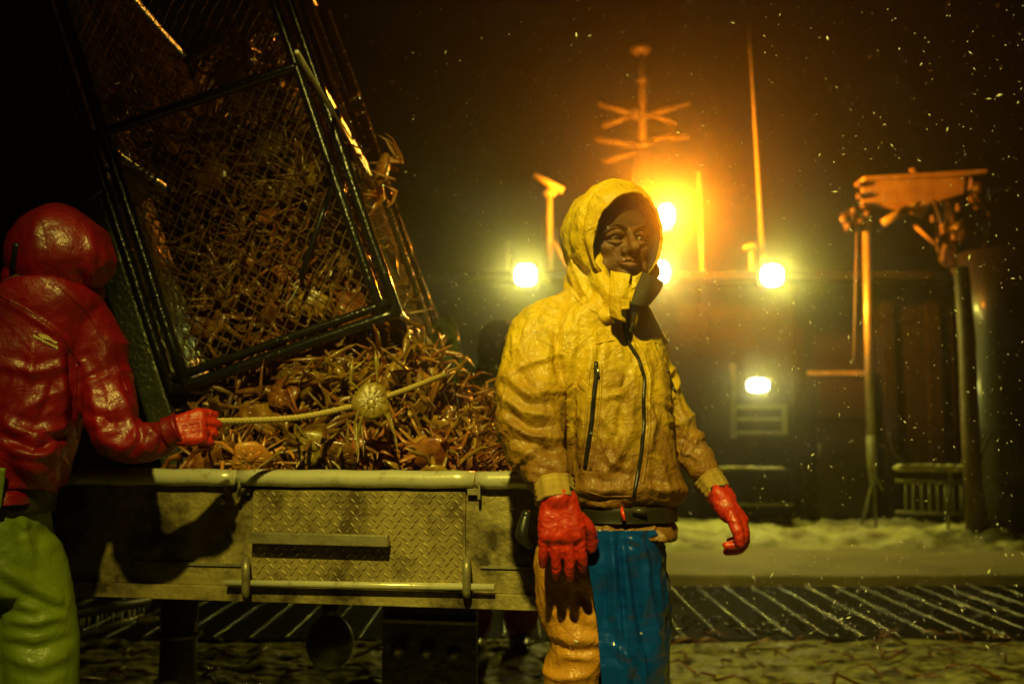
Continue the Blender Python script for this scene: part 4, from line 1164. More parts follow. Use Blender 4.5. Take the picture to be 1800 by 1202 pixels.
# yoke of the shoulders
jg.caps_chain([P(1000, 552, Ym + .02), P(1060, 528, Ym + .02), P(1112, 560, Ym + .05)], [.055, .065, .05], 20, 5)
jR = [tuple(p) for p in armR]; jL = [tuple(p) for p in armL]
strokesJ = [  # (polyline, width px, height m)
    ([(1000, 505), (960, 530), (925, 590)], 7, .004),
    ([(1022, 560), (1018, 610), (1000, 690)], 5, -.006), ([(1040, 575), (1036, 640), (1012, 700)], 6, .006), ([(1058, 590), (1052, 640)], 5, -.006),
    ([(1030, 600), (1010, 680), (1000, 760)], 9, -.012), ([(1072, 560), (1085, 600), (1100, 640)], 5, .005), ([(1090, 545), (1112, 600), (1130, 660)], 4, .004),
    ([(1000, 700), (1003, 780), (1012, 850)], 12, -.014),
    ([(1060, 700), (1090, 690), (1115, 720)], 6, .008), ([(1075, 715), (1095, 740), (1100, 790)], 7, -.007), ([(1055, 730), (1080, 760), (1085, 800)], 6, .008),
    ([(1110, 750), (1090, 800), (1060, 835)], 8, .008), ([(1050, 800), (1075, 830), (1110, 835)], 6, -.006), ([(1135, 700), (1150, 740), (1140, 800)], 7, .008),
    ([(1155, 640), (1150, 700), (1160, 760)], 6, -.006), ([(1030, 850), (1060, 862), (1100, 858)], 7, .007), ([(1125, 850), (1160, 862), (1190, 858)], 6, .007),
    ([(1140, 780), (1165, 820), (1170, 860)], 6, .007), ([(1040, 650), (1035, 720), (1020, 800)], 8, .007), ([(1010, 866), (1045, 880), (1085, 876)], 5, -.006),
    ([(1045, 925), (1080, 915), (1110, 935), (1160, 925)], 6, .007), ([(1140, 590), (1155, 620), (1165, 660)], 5, .005),
    ([(1095, 700), (1085, 760), (1062, 800)], 5, -.006), ([(1110, 640), (1095, 680), (1070, 690)], 5, -.005),
    # right sleeve (left in the picture)
    ([(880, 655), (930, 690), (985, 690)], 6, .007), ([(878, 672), (925, 708), (990, 712)], 6, -.008), ([(872, 690), (920, 725), (990, 735)], 6, .008), ([(875, 715), (925, 748), (985, 752)], 6, -.008),
    ([(880, 735), (930, 765), (990, 772)], 6, .008), ([(890, 770), (940, 780), (990, 800)], 6, -.007), ([(895, 790), (935, 800), (995, 815)], 6, .006), ([(905, 815), (950, 822), (1000, 838)], 5, -.005), ([(910, 835), (950, 850), (1002, 845)], 6, .006),
    ([(900, 600), (930, 640), (960, 690)], 9, .006), ([(890, 640), (915, 655), (950, 700)], 6, -.005), ([(930, 560), (945, 600), (985, 650)], 8, -.005),
    ([(985, 560), (975, 620), (990, 680)], 6, -.007),
    # left sleeve
    ([(1170, 690), (1192, 700), (1205, 725)], 5, .006), ([(1160, 715), (1185, 725), (1210, 750)], 5, -.007), ([(1168, 740), (1195, 745), (1218, 770)], 5, .006), ([(1180, 770), (1205, 770), (1228, 795)], 5, -.005), ([(1190, 790), (1215, 800), (1240, 812)], 5, .004)]
def jdisp(co, no):
    r = strokes(co, no, strokesJ)
    px, py = proj(co)
    for pts, sd in ((jR, 31), (jL, 37)):
        s, off, dist = limb_coords(co, pts); wgt = np.clip((.11 - dist) / .03, 0, 1)
        q_ = np.stack([s * 19 + off[:, 0] * 9, off[:, 1] * 6, off[:, 2] * 6 + off[:, 0] * 3], 1)
        elbow = np.exp(-((s - .21) / .13) ** 2) + .8 * np.exp(-((s - .38) / .06) ** 2) + .25
        r = r + wgt * crease(q_ * 1.15, sd, .8) * .015 * elbow
    t_ = co * np.array([9, 9, 4.2]) ; r = r + crease(t_, 5, 1.0) * .011 * (1 - .5 * np.clip((640 - py) / 60, 0, 1))
    r = r + crease(co * np.array([24, 24, 13]), 15, 1.3) * .0062 + crease(co * 48, 19, 1.3) * .0026
    # blousing over the belt and the gathered skirt below it
    r = r + (py > 912) * (np.abs(px - 1092) < 110) * (co[:, 1] < Ym + .3) * crease(co * np.array([22, 22, 4]), 29, .6) * .016 * np.clip((py - 912) / 15, 0, 1)
    r = r + .010 * np.exp(-((py - 862) / 14) ** 2) * (np.abs(px - 1095) < 120)
    return r
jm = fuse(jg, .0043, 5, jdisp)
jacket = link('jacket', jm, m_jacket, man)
jb = bvh_of(jm, BASE[man.name])
# zips, seams, tag: laid on the jacket
def laid(name, pts, m_, r, lift=.001, flat=.6, parent=None, seg=6, step=6, bv=None):
    q_ = trace(bv or jb, pts, lift, step); return G().tube(q_, r, seg).obj(name, m_, parent or jacket)
laid('front_zip', [(1092, 540), (1098, 575), (1103, 600), (1122, 630), (1133, 665), (1131, 700), (1132, 740), (1128, 790), (1120, 840), (1114, 872)], m_zip, .0052, 0)
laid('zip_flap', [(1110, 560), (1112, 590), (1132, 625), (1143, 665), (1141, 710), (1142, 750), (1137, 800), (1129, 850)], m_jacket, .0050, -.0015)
laid('pocket_zip', [(1047, 636), (1048, 660), (1043, 700), (1040, 740), (1033, 790), (1029, 822)], m_zip, .0058, .0005)
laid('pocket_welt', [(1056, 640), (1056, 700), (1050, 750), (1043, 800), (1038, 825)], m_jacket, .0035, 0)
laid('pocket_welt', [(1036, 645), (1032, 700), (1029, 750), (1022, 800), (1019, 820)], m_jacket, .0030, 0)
laid('zip_pull', [(1049, 648), (1052, 662)], m_metal, .0035, .006)
laid('pocket_zip', [(1173, 648), (1178, 668), (1187, 690)], m_zip, .0040, .0005)
for pts in ([(1003, 540), (975, 600), (985, 680)], [(1045, 605), (1075, 598), (1100, 594)], [(1134, 604), (1150, 600), (1164, 606)], [(1000, 512), (1030, 540), (1070, 560)], [(1020, 860), (1060, 872), (1110, 872)]):
    laid('seam', pts, m_jacket, .0016, .0004)
# pocket flap outline with studs
laid('collar_zip', [(1072, 552), (1075, 560), (1078, 568)], m_metal, .0035, .004)
# belt
br = [(r_[0], r_[1] * 1.035 + r_[1].normalized() * .004, r_[2] * 1.05) for r_ in rings_px([(1092, 886, 88, .124, .02, 18), (1092, 892, 89, .125, .02, 18), (1093, 906, 88, .125, .02, 18), (1093, 912, 88, .126, .02, 18)], Ym)]
g = G(); g.loft(br, 64, 2.35, 4); bme = g.mesh(); displace(bme, lambda co, no: .003 * vn(co * 14, 3)); belt = link('belt', bme, m_belt, man)
bb_ = bvh_of(bme, BASE[man.name])
q_ = [hit(bb_, x, y, .006) for x, y in ((1090, 891), (1094, 902), (1096, 914))]
G().tube(q_, .0095, 10, flat=.5).obj('red_tag', m_redtag, belt)
c_ = hit(bb_, 1122, 898, .006); G().tube([c_ + Vector((-.016, 0, 0)), c_ + Vector((.016, -.002, 0))], .010, 4).obj('buckle', m_dark2, belt)
G().caps_chain([P(925, 905, Ym - .10), P(918, 940, Ym - .11), P(930, 958, Ym - .10)], [.012, .016, .008], 8, 4).obj('knife_sheath', m_boot, belt)
laid('sheath_lanyard', [(1188, 868), (1180, 900), (1170, 945)], m_rope, .003, .003) if False else None

# hood
hc = P(1075, 415, Ym + .010); az = R(28)
A_ = Vector((math.sin(az), -math.cos(az), -.10)).normalized()
hu, hv_ = 120, 80
g = G(); 
rotH = Matrix.Rotation(az, 3, 'Z')
g.ell((0, 0, 0), (.115, .150, .134), nu=hu, nv=hv_)
hmh = g.mesh(); bm = bmesh.new(); bm.from_mesh(hmh)
for v in bm.verts:
    x, y, z = v.co
    # pointed crown, hollow nape, drawn in under the chin
    if z > 0: x *= 1 - .07 * (z / .135) ** 2; y = y + .004 * (z / .135)
    if z < 0: x *= 1 - .10 * (z / .135) ** 2; z *= 1.04
    v.co = Vector((x, y, z))
bmesh.ops.bisect_plane(bm, geom=list(bm.verts) + list(bm.edges) + list(bm.faces), plane_co=(0, -.078, 0), plane_no=(0, -1, -.30), clear_outer=True)
bm.to_mesh(hmh); bm.free()
for v in hmh.vertices: v.co = hc + rotH @ v.co
def hdisp(co, no):
    l = (co - np.array(hc)) @ np.array(rotH @ Vector((0, -1, 0)))        # distance towards the opening
    x, y = proj(co)
    q_ = np.stack([l * 26, co[:, 2] * 7, co[:, 0] * 7], 1)
    r = crease(q_ * 1.2, 41, .7) * .010 + crease(co * 24, 43, 1.1) * .005 + crease(co * 48, 45, 1.1) * .0018
    r += .008 * np.exp(-((l - .052) / .009) ** 2) + .006 * np.exp(-((l - .028) / .006) ** 2) - .004 * np.exp(-((l - .040) / .004) ** 2)
    r += strokes(co, no, [([(1010, 380), (1040, 350), (1090, 335)], 7, .005), ([(1008, 440), (1030, 480), (1060, 520)], 7, .007), ([(1015, 410), (1040, 470), (1065, 500)], 6, -.006)])
    return r + .0007 * fbm(co * 70, 3, 2)
displace(hmh, hdisp)
hood = link('hood', hmh, [m_jacket, m_lining_shade], man); so = hood.modifiers.new('thick', 'SOLIDIFY'); so.thickness = .007; so.offset = -1; so.material_offset = 1; so.material_offset_rim = 0  # dark inner shell: the shade inside the hood is put into its colour
# folds of the hood where it drops onto the shoulders
g = G()
g.caps_chain([P(1022, 432, Ym + .03), P(1024, 480, Ym + .01), P(1046, 530, Ym - .035), P(1070, 556, Ym - .085)], [.030, .036, .030, .018], 18, 6)
g.caps_chain([P(1048, 455, Ym - .02), P(1056, 495, Ym - .045), P(1078, 535, Ym - .085)], [.026, .028, .020], 18, 6)
g.caps_chain([P(1030, 470, Ym + .05), P(1060, 505, Ym + .05), P(1110, 500, Ym + .08), P(1140, 480, Ym + .08)], [.05, .06, .055, .03], 18, 6)
g.caps_chain([P(1012, 480, Ym + .05), P(1010, 510, Ym + .03), P(1040, 545, Ym - .03)], [.020, .026, .018], 16, 6)
hd2 = fuse(g, .005, 5, lambda co, no: (ridge(np.stack([co[:, 0] * 22 + co[:, 2] * 10, co[:, 1] * 8, co[:, 2] * 6], 1), 51, .8, 1.7) - .3) * .009 + (ridge(co * 30, 55, 1, 2) - .3) * .003)
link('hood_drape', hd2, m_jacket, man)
def decal(name, poly, parent, bv, lift, m_):
    pts = [hit(bv, x, y, lift) for x, y in poly]
    g = G(); g.v = [tuple(p) for p in pts]; c__ = sum(pts, Vector()) / len(pts); g.v.append(tuple(c__)); n_ = len(pts)
    g.f = [(i, (i + 1) % n_, n_) for i in range(n_)]; me = g.mesh(); o = link(name, me, m_, parent, smooth=False)
    s_ = o.modifiers.new('thick', 'SOLIDIFY'); s_.thickness = .0008; return o
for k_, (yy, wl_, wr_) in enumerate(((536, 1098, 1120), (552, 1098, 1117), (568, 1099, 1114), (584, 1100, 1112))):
    decal('dark_opening', [(wl_, yy), ((wl_ + wr_) / 2, yy - 1), (wr_, yy), (wr_ - 2.5, yy + 16.5), ((wl_ + wr_) / 2, yy + 17), (wl_ + 1, yy + 16.5)], man, jb, .004, m_lining_shade)
# stand-up collar: near flap, dark gap, far flap with its dark lining turned out
def sheet(name, rows, m_, parent, th=.005, disp=.002, sub=6):
    """rows of points, smoothed both ways and given thickness"""
    R_ = [smooth_path([Vector(p) for p in r_], [1] * len(r_), sub)[0] for r_ in rows]
    cols = [smooth_path([R_[j][i] for j in range(len(R_))], [1] * len(R_), sub)[0] for i in range(len(R_[0]))]
    g = G(); nu_, nv2 = len(cols), len(cols[0]); g.v = [tuple(p) for c__ in cols for p in c__]
    g.f = [(i * nv2 + j, i * nv2 + j + 1, (i + 1) * nv2 + j + 1, (i + 1) * nv2 + j) for i in range(nu_ - 1) for j in range(nv2 - 1)]
    me = g.mesh(); displace(me, lambda co, no: disp * fbm(co * 22, 3, 7) + disp * 1.5 * (ridge(co * 20, 9) - .3))
    o = link(name, me, m_, parent); s_ = o.modifiers.new('thick', 'SOLIDIFY'); s_.thickness = th; s_.offset = 0; return o
c0 = Ym - .12
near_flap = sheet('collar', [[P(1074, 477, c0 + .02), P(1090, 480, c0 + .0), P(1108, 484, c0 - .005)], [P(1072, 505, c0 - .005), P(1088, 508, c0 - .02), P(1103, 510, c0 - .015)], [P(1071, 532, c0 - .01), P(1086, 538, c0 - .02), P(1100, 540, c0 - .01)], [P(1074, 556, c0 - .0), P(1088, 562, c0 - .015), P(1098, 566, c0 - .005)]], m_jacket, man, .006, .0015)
sheet('collar_tab', [[P(1092, 527, c0 - .030), P(1106, 527, c0 - .026)], [P(1092, 544, c0 - .030), P(1106, 543, c0 - .026)]], m_jacket, man, .004, .0006)
sheet('collar_lining', [[P(1128, 478, c0 + .03), P(1145, 484, c0 + .02), P(1166, 497, c0 + .03)], [P(1118, 505, c0 + .005), P(1138, 512, c0 + .0), P(1158, 514, c0 + .02)], [P(1108, 536, c0 - .005), P(1126, 540, c0 - .005), P(1142, 534, c0 + .01)]], m_lining_shade, man, .006, .0015)
sheet('collar_edge', [[P(1112, 486, c0 + .012), P(1120, 484, c0 + .012), P(1128, 478, c0 + .026)], [P(1110, 510, c0 + .006), P(1113, 508, c0 + .004), P(1118, 505, c0 + .002)]], m_jacket, man, .004, .0006)
# cuffs and gloves
def cuff(a_, b_, r0, r1, parent, strap=True):
    q_ = [a_, a_.lerp(b_, .3), a_.lerp(b_, .7), b_]
    g = G().tube(smooth_path(q_, [1] * 4, 4)[0], [r0 + (r1 - r0) * i / 12 + .0012 * math.sin(i * 2) for i in range(13)], 40)
    me = g.mesh()
    for i_, v_ in enumerate(me.vertices):
        c_i = (a_.lerp(b_, (i_ // 40) / 12)); o_ = v_.co - c_i
        v_.co = c_i + o_ * (1 + .045 * math.sin((i_ % 40) / 40 * 2 * math.pi * 10) + .04 * math.sin(i_ * .37))
    cu = link('cuff', me, m_rib, parent)
    return cu
cu = cuff(P(972, 848, Ym - .160), P(978, 884, Ym - .185), .046, .044, man)
G().tube([P(999, 860, Ym - .205), P(1008, 868, Ym - .19), P(1014, 880, Ym - .17)], .010, 8, flat=.4).obj('cuff_strap', m_zip, cu)
cu = cuff(P(1242, 840, Ym + .03), P(1262, 866, Ym + .01), .039, .033, man)
G().tube([P(1250, 862, Ym - .02), P(1266, 858, Ym - .022), P(1282, 860, Ym - .005)], .008, 8, flat=.4).obj('cuff_strap', m_zip, cu)
# right glove: back of the hand to the camera, fingers hanging slightly curled
g = G()
wr = P(980, 884, Ym - .19)
hand_pieces(g, wr + Vector((.004, 0, .0)), (.05, -.10, -1), (0, -1, .10), (1, 0, 0), .98, (.36, .30, .26, .30), .045, (.78, .30), 1.30)
g.caps_chain([P(976, 868, Ym - .175), wr + Vector((0, 0, .01))], [.036, .034], 18, 4)
gl = link('glove', glove_mesh(g, 61), m_glove, man)
# left glove: thumb towards the camera, fingers bent back under the palm
g = G()
wl = P(1266, 872, Ym + .0)
hand_pieces(g, wl, (.60, -.10, -.80), (.78, -.1, .6), (.05, -1, .05), .98, (.95, .85, .80, .75), .02, (.62, .10), 1.18)
g.caps_chain([P(1258, 862, Ym + .01), wl + Vector((.005, 0, -.006))], [.030, .034], 18, 4)
gl2 = link('glove', glove_mesh(g, 67), m_glove, man)

# trousers: tan, two legs joined at the seat
tg = G()
tg.loft(rings_px([(1078, 925, 84, .115, .03, 15), (1050, 965, 104, .122, .03, 12), (1046, 1010, 103, .122, .03, 12), (1046, 1040, 92, .11, .04, 12)], Ym), 48, 2.4, 4)
for sg in (0, 1):
    cx = (1002, 1086)[sg]; dY = (.0, .06)[sg]
    p0 = P(cx, 985, Ym + dY); p1 = P(cx + (4, 2)[sg], 1060, Ym + dY); p2 = P(cx + (16, 4)[sg], 1120, Ym + dY - .01); p3 = P(cx + (10, 6)[sg], 1190, Ym + dY)
    kn = Vector((p3.x - .0, Ym + dY, .50)); an = Vector((p3.x - .01 + .03 * sg, Ym + dY + .03, .10))
    tg.caps_chain([p0, p1, p2, p3, kn, an], [.088, .084, .074, .076, .078, .072] if sg == 0 else [.074, .074, .070, .072, .076, .072], 28, 6)
def tdisp(co, no):
    r = strokes(co, no, [([(985, 1060), (1020, 1100), (1060, 1110)], 9, -.008), ([(960, 1090), (1000, 1130), (1060, 1120)], 8, .006), ([(975, 1130), (1010, 1148), (1060, 1140)], 6, -.008), ([(965, 1165), (1000, 1150), (1050, 1160)], 9, .006),
                         ([(1000, 1000), (1008, 1040), (1020, 1085)], 5, .006), ([(1022, 1000), (1030, 1050), (1038, 1090)], 7, -.006), ([(955, 1000), (965, 1060), (985, 1100)], 9, .006)])
    r += crease(co * np.array([9, 9, 5]), 71, 1.0) * .008 + crease(co * 26, 73, 1.1) * .003
    r += np.clip((.85 - co[:, 2]) / .2, 0, 1) * crease(co * np.array([5, 5, 12]), 75, .8) * .022
    px_, py_ = proj(co); r -= .048 * np.clip((px_ - 1056) / 16, 0, 1) * np.clip((py_ - 935) / 20, 0, 1)
    return r + .0008 * fbm(co * 50, 3, 6)
tro = link('trousers', fuse(tg, .006, 5, tdisp), m_tan, man)
# blue oilskin apron over the front: a draped sheet that wraps round the far thigh
rows = []; ys = [932, 960, 1000, 1050, 1100, 1150, 1200, 1260, 1330]
for y in ys:
    b0 = np.interp(y, [932, 1000, 1080, 1202, 1330], [1018, 1036, 1048, 1058, 1064]); b1 = np.interp(y, [932, 960, 1060, 1202, 1330], [1162, 1168, 1176, 1178, 1180])
    row = []
    for t_ in np.linspace(0, 1, 9):
        x = b0 + (b1 - b0) * min(1, t_ / .8); u_ = (x - 1082) / 97
        dep = Ym - .153 * math.sqrt(max(0, 1 - min(1, abs(u_)) ** 2.6)) + .02
        if t_ > .8: dep += .10 * (t_ - .8) / .2 + .01
        row.append(P(x - (3 if t_ > .9 else 0), y, dep))
    rows.append(row)
R_ = [smooth_path(r_, [1] * 9, 12)[0] for r_ in rows]
cols = [smooth_path([R_[j][i] for j in range(len(R_))], [1] * len(R_), 14)[0] for i in range(len(R_[0]))]
g = G(); nu_, nv2 = len(cols), len(cols[0]); g.v = [tuple(p) for c__ in cols for p in c__]
g.f = [(i * nv2 + j, i * nv2 + j + 1, (i + 1) * nv2 + j + 1, (i + 1) * nv2 + j) for i in range(nu_ - 1) for j in range(nv2 - 1)]
ame = g.mesh()
def adisp(co, no):
    no2 = no * np.where(no[:, 1:2] > 0, -1, 1)
    r = strokes(co, no2, [([(1073, 925), (1078, 1000), (1082, 1080), (1100, 1150)], 8, .013), ([(1092, 935), (1100, 1010), (1108, 1080)], 5, .009), ([(1084, 940), (1090, 1010), (1096, 1070)], 5, -.010),
                          ([(1110, 990), (1122, 1040), (1132, 1100), (1138, 1160)], 10, -.022), ([(1100, 945), (1125, 955), (1138, 985), (1140, 1020)], 5, .009), ([(1136, 990), (1134, 1060), (1140, 1120)], 6, .009),
                          ([(1060, 1000), (1062, 1060), (1056, 1120)], 7, -.007), ([(1070, 1130), (1100, 1150), (1130, 1200)], 8, .008), ([(1140, 945), (1150, 938), (1160, 948)], 4, .007),
                          ([(1155, 1060), (1150, 1120), (1155, 1190)], 7, .006), ([(1120, 1160), (1112, 1230), (1110, 1300)], 9, -.010)])
    r += (ridge(co * np.array([20, 20, 4]), 81, .8, 1.8) - .3) * .006 + .0045 * fbm(co * np.array([9, 9, 15]), 3, 5)
    s_ = np.where(no[:, 1] > 0, -1, 1); return r * s_
displace(ame, adisp)
ap = link('apron', ame, m_blue, man); so = ap.modifiers.new('thick', 'SOLIDIFY'); so.thickness = .003; so.offset = 0
ab = bvh_of(ame, BASE[man.name])
# boots
for sg in (0, 1):
    x_ = (P(1012, 1190, Ym).x - .01, P(1118, 1190, Ym + .06).x + .02)[sg]; y_ = Ym + .03 + .06 * sg
    g = G(); g.caps_chain([Vector((x_, y_, .30)), Vector((x_, y_ + .01, .10)), Vector((x_, y_ - .02, .06))], [.062, .055, .055], 18, 5)
    g.caps_chain([Vector((x_, y_ + .03, .05)), Vector((x_, y_ - .08, .05)), Vector((x_, y_ - .18, .045))], [.048, .05, .045], 16, 5)
    link('boot', fuse(g, .006, 3), m_boot, man)

# ------------------------------------------------------------ the man in red at the left
Yr = 2.5
rd_ = thing('person', 'person in red hooded oilskin and green trousers hauling the rope, back turned', 'person', (P(30, 900, Yr).x, Yr, 0))
g = G()
g.loft(rings_px([(95, 470, 45, .08, 0, 0), (70, 540, 95, .10, 0, 0), (40, 700, 92, .11, 0, 0), (20, 800, 60, .09, 0, 0), (15, 980, 50, .08, 0, 0)], Yr), 24, 2.2, 3)
g.ell(P(100, 445, Yr), (.085, .10, .115)); g.caps_chain([P(118, 545, Yr), P(160, 600, Yr + .02), P(186, 670, Yr + .02), P(205, 752, Yr), P(235, 776, Yr), P(300, 758, Yr + .01)], [.04, .04, .036, .034, .03, .026], 12, 5)
g.caps_chain([P(-20, 555, Yr), P(-70, 610, Yr), P(-108, 700, Yr + .04), P(-108, 770, Yr + .12), P(-60, 820, Yr + .2)], [.04, .04, .036, .032, .026], 12, 5)
for cx in (-15, 38):
    hip = P(cx, 960, Yr); g.caps_chain([hip, Vector((hip.x, Yr - .0, .5)), Vector((hip.x, Yr + .03, .1)), Vector((hip.x + .02, Yr + .14, .05))], [.055, .05, .04, .035], 12, 5)
link('body', fuse(g, .007, 2), m_skin, rd_)
g = G()
g.loft(rings_px([(85, 495, 58, .095, -.02, 0), (70, 530, 108, .115, -.01, 0), (50, 580, 120, .130, 0, 0), (42, 660, 116, .14, .0, 0), (30, 740, 112, .14, 0, 0), (22, 800, 106, .14, 0, 0), (10, 835, 104, .13, .0, 0), (5, 855, 98, .13, 0, 0)], Yr), 48, 2.4, 5)
g.caps_chain([P(60, 800, Yr - .09), P(86, 840, Yr - .05), P(96, 858, Yr - .02)], [.06, .03, .012], 16, 6)      # shirt tail
rA = [P(118, 535, Yr + .0), P(160, 590, Yr + .02), P(188, 670, Yr + .02), P(205, 760, Yr - .01), P(235, 782, Yr - .01), P(290, 770, Yr + .01), P(318, 757, Yr + .01)]
g.caps_chain(rA, [.075, .078, .070, .066, .058, .047, .036], 26, 6)
lA = [P(-20, 545, Yr), P(-70, 600, Yr), P(-110, 700, Yr + .04), P(-110, 770, Yr + .12), P(-60, 820, Yr + .2)]
g.caps_chain(lA, [.07, .075, .07, .06, .05], 22, 6)
strR = [([(0, 640), (60, 655), (125, 640)], 8, .008), ([(0, 740), (60, 765), (125, 745)], 9, .012), ([(0, 765), (60, 790), (130, 760)], 7, -.012), ([(20, 790), (80, 800), (125, 775)], 8, .012),
        ([(125, 620), (130, 680), (130, 780)], 9, -.018), ([(150, 640), (165, 700), (175, 780)], 8, .008), ([(200, 620), (215, 690), (240, 760)], 9, .007), ([(240, 740), (250, 770), (232, 800)], 7, -.010),
        ([(255, 745), (275, 765), (270, 795)], 5, .007), ([(285, 745), (290, 765), (285, 785)], 5, -.005), ([(150, 720), (190, 740), (225, 735)], 8, -.008), ([(0, 525), (60, 560), (120, 600), (145, 640)], 5, .006), ([(30, 640), (20, 690), (0, 720)], 8, .007),
        ([(60, 600), (55, 650), (40, 700)], 10, .006), ([(100, 660), (85, 700), (70, 740)], 8, -.007)]
def rdisp(co, no):
    r = strokes(co, no, strR)
    s, off, dist = limb_coords(co, [tuple(p) for p in rA]); wgt = np.clip((.10 - dist) / .03, 0, 1)
    r += wgt * crease(np.stack([s * 17 + off[:, 2] * 6, off[:, 0] * 5, off[:, 1] * 5], 1), 91, .8) * .014 * (.4 + np.exp(-((s - .32) / .12) ** 2))
    r += crease(co * np.array([5, 5, 8]), 95, 1.0) * .016 + crease(co * 22, 97, 1.1) * .0018
    return r + crease(co * 44, 99, 1.1) * .0016
rj = fuse(g, .0062, 6, rdisp); rjo = link('jacket', rj, m_red, rd_); rb = bvh_of(rj, BASE[rd_.name])
for pts in ([(0, 520), (50, 545), (110, 590), (140, 640)], [(105, 505), (150, 545), (190, 610), (225, 690)], [(135, 640), (132, 700), (138, 770)]):
    laid('seam', pts, m_red, .003, .0, parent=rjo, bv=rb)
# cream emblem printed on the shoulder: an arched swoosh over a slanting bar of lettering
decal('emblem', [(67, 588), (71, 587), (79, 588), (85, 590), (89, 594), (93, 599), (99, 601), (101, 602), (98, 605), (94, 603), (90, 600), (85, 598), (79, 596), (74, 595), (70, 592)], rjo, rb, .0022, m_logo)
for i in range(9):
    x = 59 + i * 4.75; y = 590.5 + i * 2.45; h_ = 2.1 + (.7 if i in (0, 3, 8) else 0)
    decal('letter', [(x, y - h_), (x + 2, y - h_ + .2), (x + 4.2, y - h_ + 2), (x + 4.3, y + h_ + 1.6), (x + 1.6, y + h_ + .8), (x + .2, y + h_ * .8)], rjo, rb, .0022, m_logo)
# hood
hcr = P(106, 448, Yr + .0)
g = G(); g.ell((0, 0, 0), (.128, .125, .128), nu=90, nv=60)
hmr = g.mesh(); bm = bmesh.new(); bm.from_mesh(hmr)
for v in bm.verts:
    x, y, z = v.co
    if x > 0: x *= 1.06 + .10 * math.exp(-((z + .01) / .05) ** 2); z = z - .010 * (x / .12)
    if z < 0 and x > 0: x *= 1 - .30 * (z / .128) ** 2
    if z > 0: x *= 1 - .08 * (z / .128) ** 2
    v.co = Vector((x, y, z))
bmesh.ops.bisect_plane(bm, geom=list(bm.verts) + list(bm.edges) + list(bm.faces), plane_co=(.075, .06, 0), plane_no=(.62, .78, -.12), clear_outer=True)
bm.to_mesh(hmr); bm.free()
for v in hmr.vertices: v.co = hcr + v.co
def hrd(co, no):
    x, y = proj(co)
    r = strokes(co, no, [([(60, 380), (70, 440), (60, 500)], 7, .004), ([(155, 400), (165, 450), (160, 500)], 7, .008), ([(130, 470), (150, 500), (152, 530)], 9, -.010), ([(180, 430), (185, 455), (175, 480)], 7, .007), ([(40, 500), (90, 515), (140, 530)], 7, -.005)])
    return r + crease(co * np.array([8, 8, 6]), 101, .9) * .012 + crease(co * 24, 103, 1) * .0028
displace(hmr, hrd)
hr_ = link('hood', hmr, m_red, rd_); so = hr_.modifiers.new('thick', 'SOLIDIFY'); so.thickness = .006; so.offset = -1
hb_ = bvh_of(hmr, BASE[rd_.name])
G().tube(trace(hb_, [(62, 372), (78, 400), (84, 440), (82, 490)], .0), .0022, 6).obj('seam', m_red, hr_); G().tube(trace(hb_, [(140, 385), (158, 420), (160, 470), (150, 510)], .0), .0022, 6).obj('seam', m_red, hr_)
qs = trace(hb_, [(30, 428), (26, 460), (22, 490)], .003, 5); G().tube(qs, .008, 8, flat=.5).obj('hood_strap', m_zip, hr_)
g = G(); g.caps_chain([P(60, 490, Yr), P(110, 505, Yr + .0), P(150, 515, Yr + .03)], [.075, .078, .05], 18, 5)
link('hood_drape', fuse(g, .006, 5, lambda co, no: (ridge(co * np.array([12, 12, 9]), 111, .9, 1.7) - .3) * .008), m_red, rd_)
# glove gripping the rope
g = G(); wr = P(306, 757, Yr + .0)
hand_pieces(g, wr, (.93, .1, .12), (-.1, -1, .35), (.05, .25, 1), .92, (1.25, 1.3, 1.35, 1.35), .0, (.25, .9), 1.25)
link('glove', glove_mesh(g, 71), m_glove, rd_)
g = G().tube(smooth_path([P(292, 762, Yr), P(306, 757, Yr), P(318, 752, Yr)], [1] * 3, 4)[0], [.039, .042, .041, .040, .040, .040, .041, .043, .041], 22); g.obj('cuff', m_red, rd_)
# green bib trousers
g = G(); g.loft(rings_px([(24, 780, 66, .10, .0, 0), (26, 840, 66, .10, .0, 0), (28, 900, 58, .10, 0, 0)], Yr), 36, 2.4, 4)
link('dark_shirt', g.mesh(), m_dark, rd_)
tg = G()
tg.loft(rings_px([(22, 882, 52, .11, 0, 0), (16, 930, 66, .125, 0, 0), (10, 990, 85, .13, 0, 0), (8, 1040, 90, .12, 0, 0)], Yr), 40, 2.4, 4)
for cx, dx in ((-42, -.01), (48, .03)):
    p0 = P(cx, 985, Yr); p1 = P(cx + 10 + dx * 200, 1080, Yr); p2 = P(cx + 14 + dx * 400, 1190, Yr); kn = Vector((p2.x, Yr, .50)); an = Vector((p2.x, Yr + .02, .12))
    tg.caps_chain([p0, p1, p2, kn, an], [.088, .090, .090, .086, .08], 26, 6)
def gdisp(co, no):
    r = strokes(co, no, [([(0, 1000), (50, 1020), (110, 1060)], 9, .010), ([(0, 1025), (50, 1050), (115, 1075)], 8, -.012), ([(10, 1090), (60, 1095), (120, 1080)], 8, .012), ([(0, 1130), (60, 1140), (125, 1120)], 9, -.012), ([(20, 1160), (70, 1170), (125, 1150)], 9, .010), ([(40, 900), (50, 950), (60, 990)], 8, .008), ([(20, 920), (40, 935), (75, 930)], 7, -.007)])
    r += crease(co * np.array([4, 4, 8]), 121, .9) * .012 + crease(co * 22, 123, 1.1) * .0015
    return r + .0008 * fbm(co * 50, 3, 6)
link('trousers', fuse(tg, .0062, 5, gdisp), m_green, rd_)
g = G(); g.loft(rings_px([(34, 858, 26, .10, -.03, 0), (38, 868, 28, .105, -.03, 0), (38, 884, 30, .108, -.03, 0)], Yr), 40, 2.4, 4)
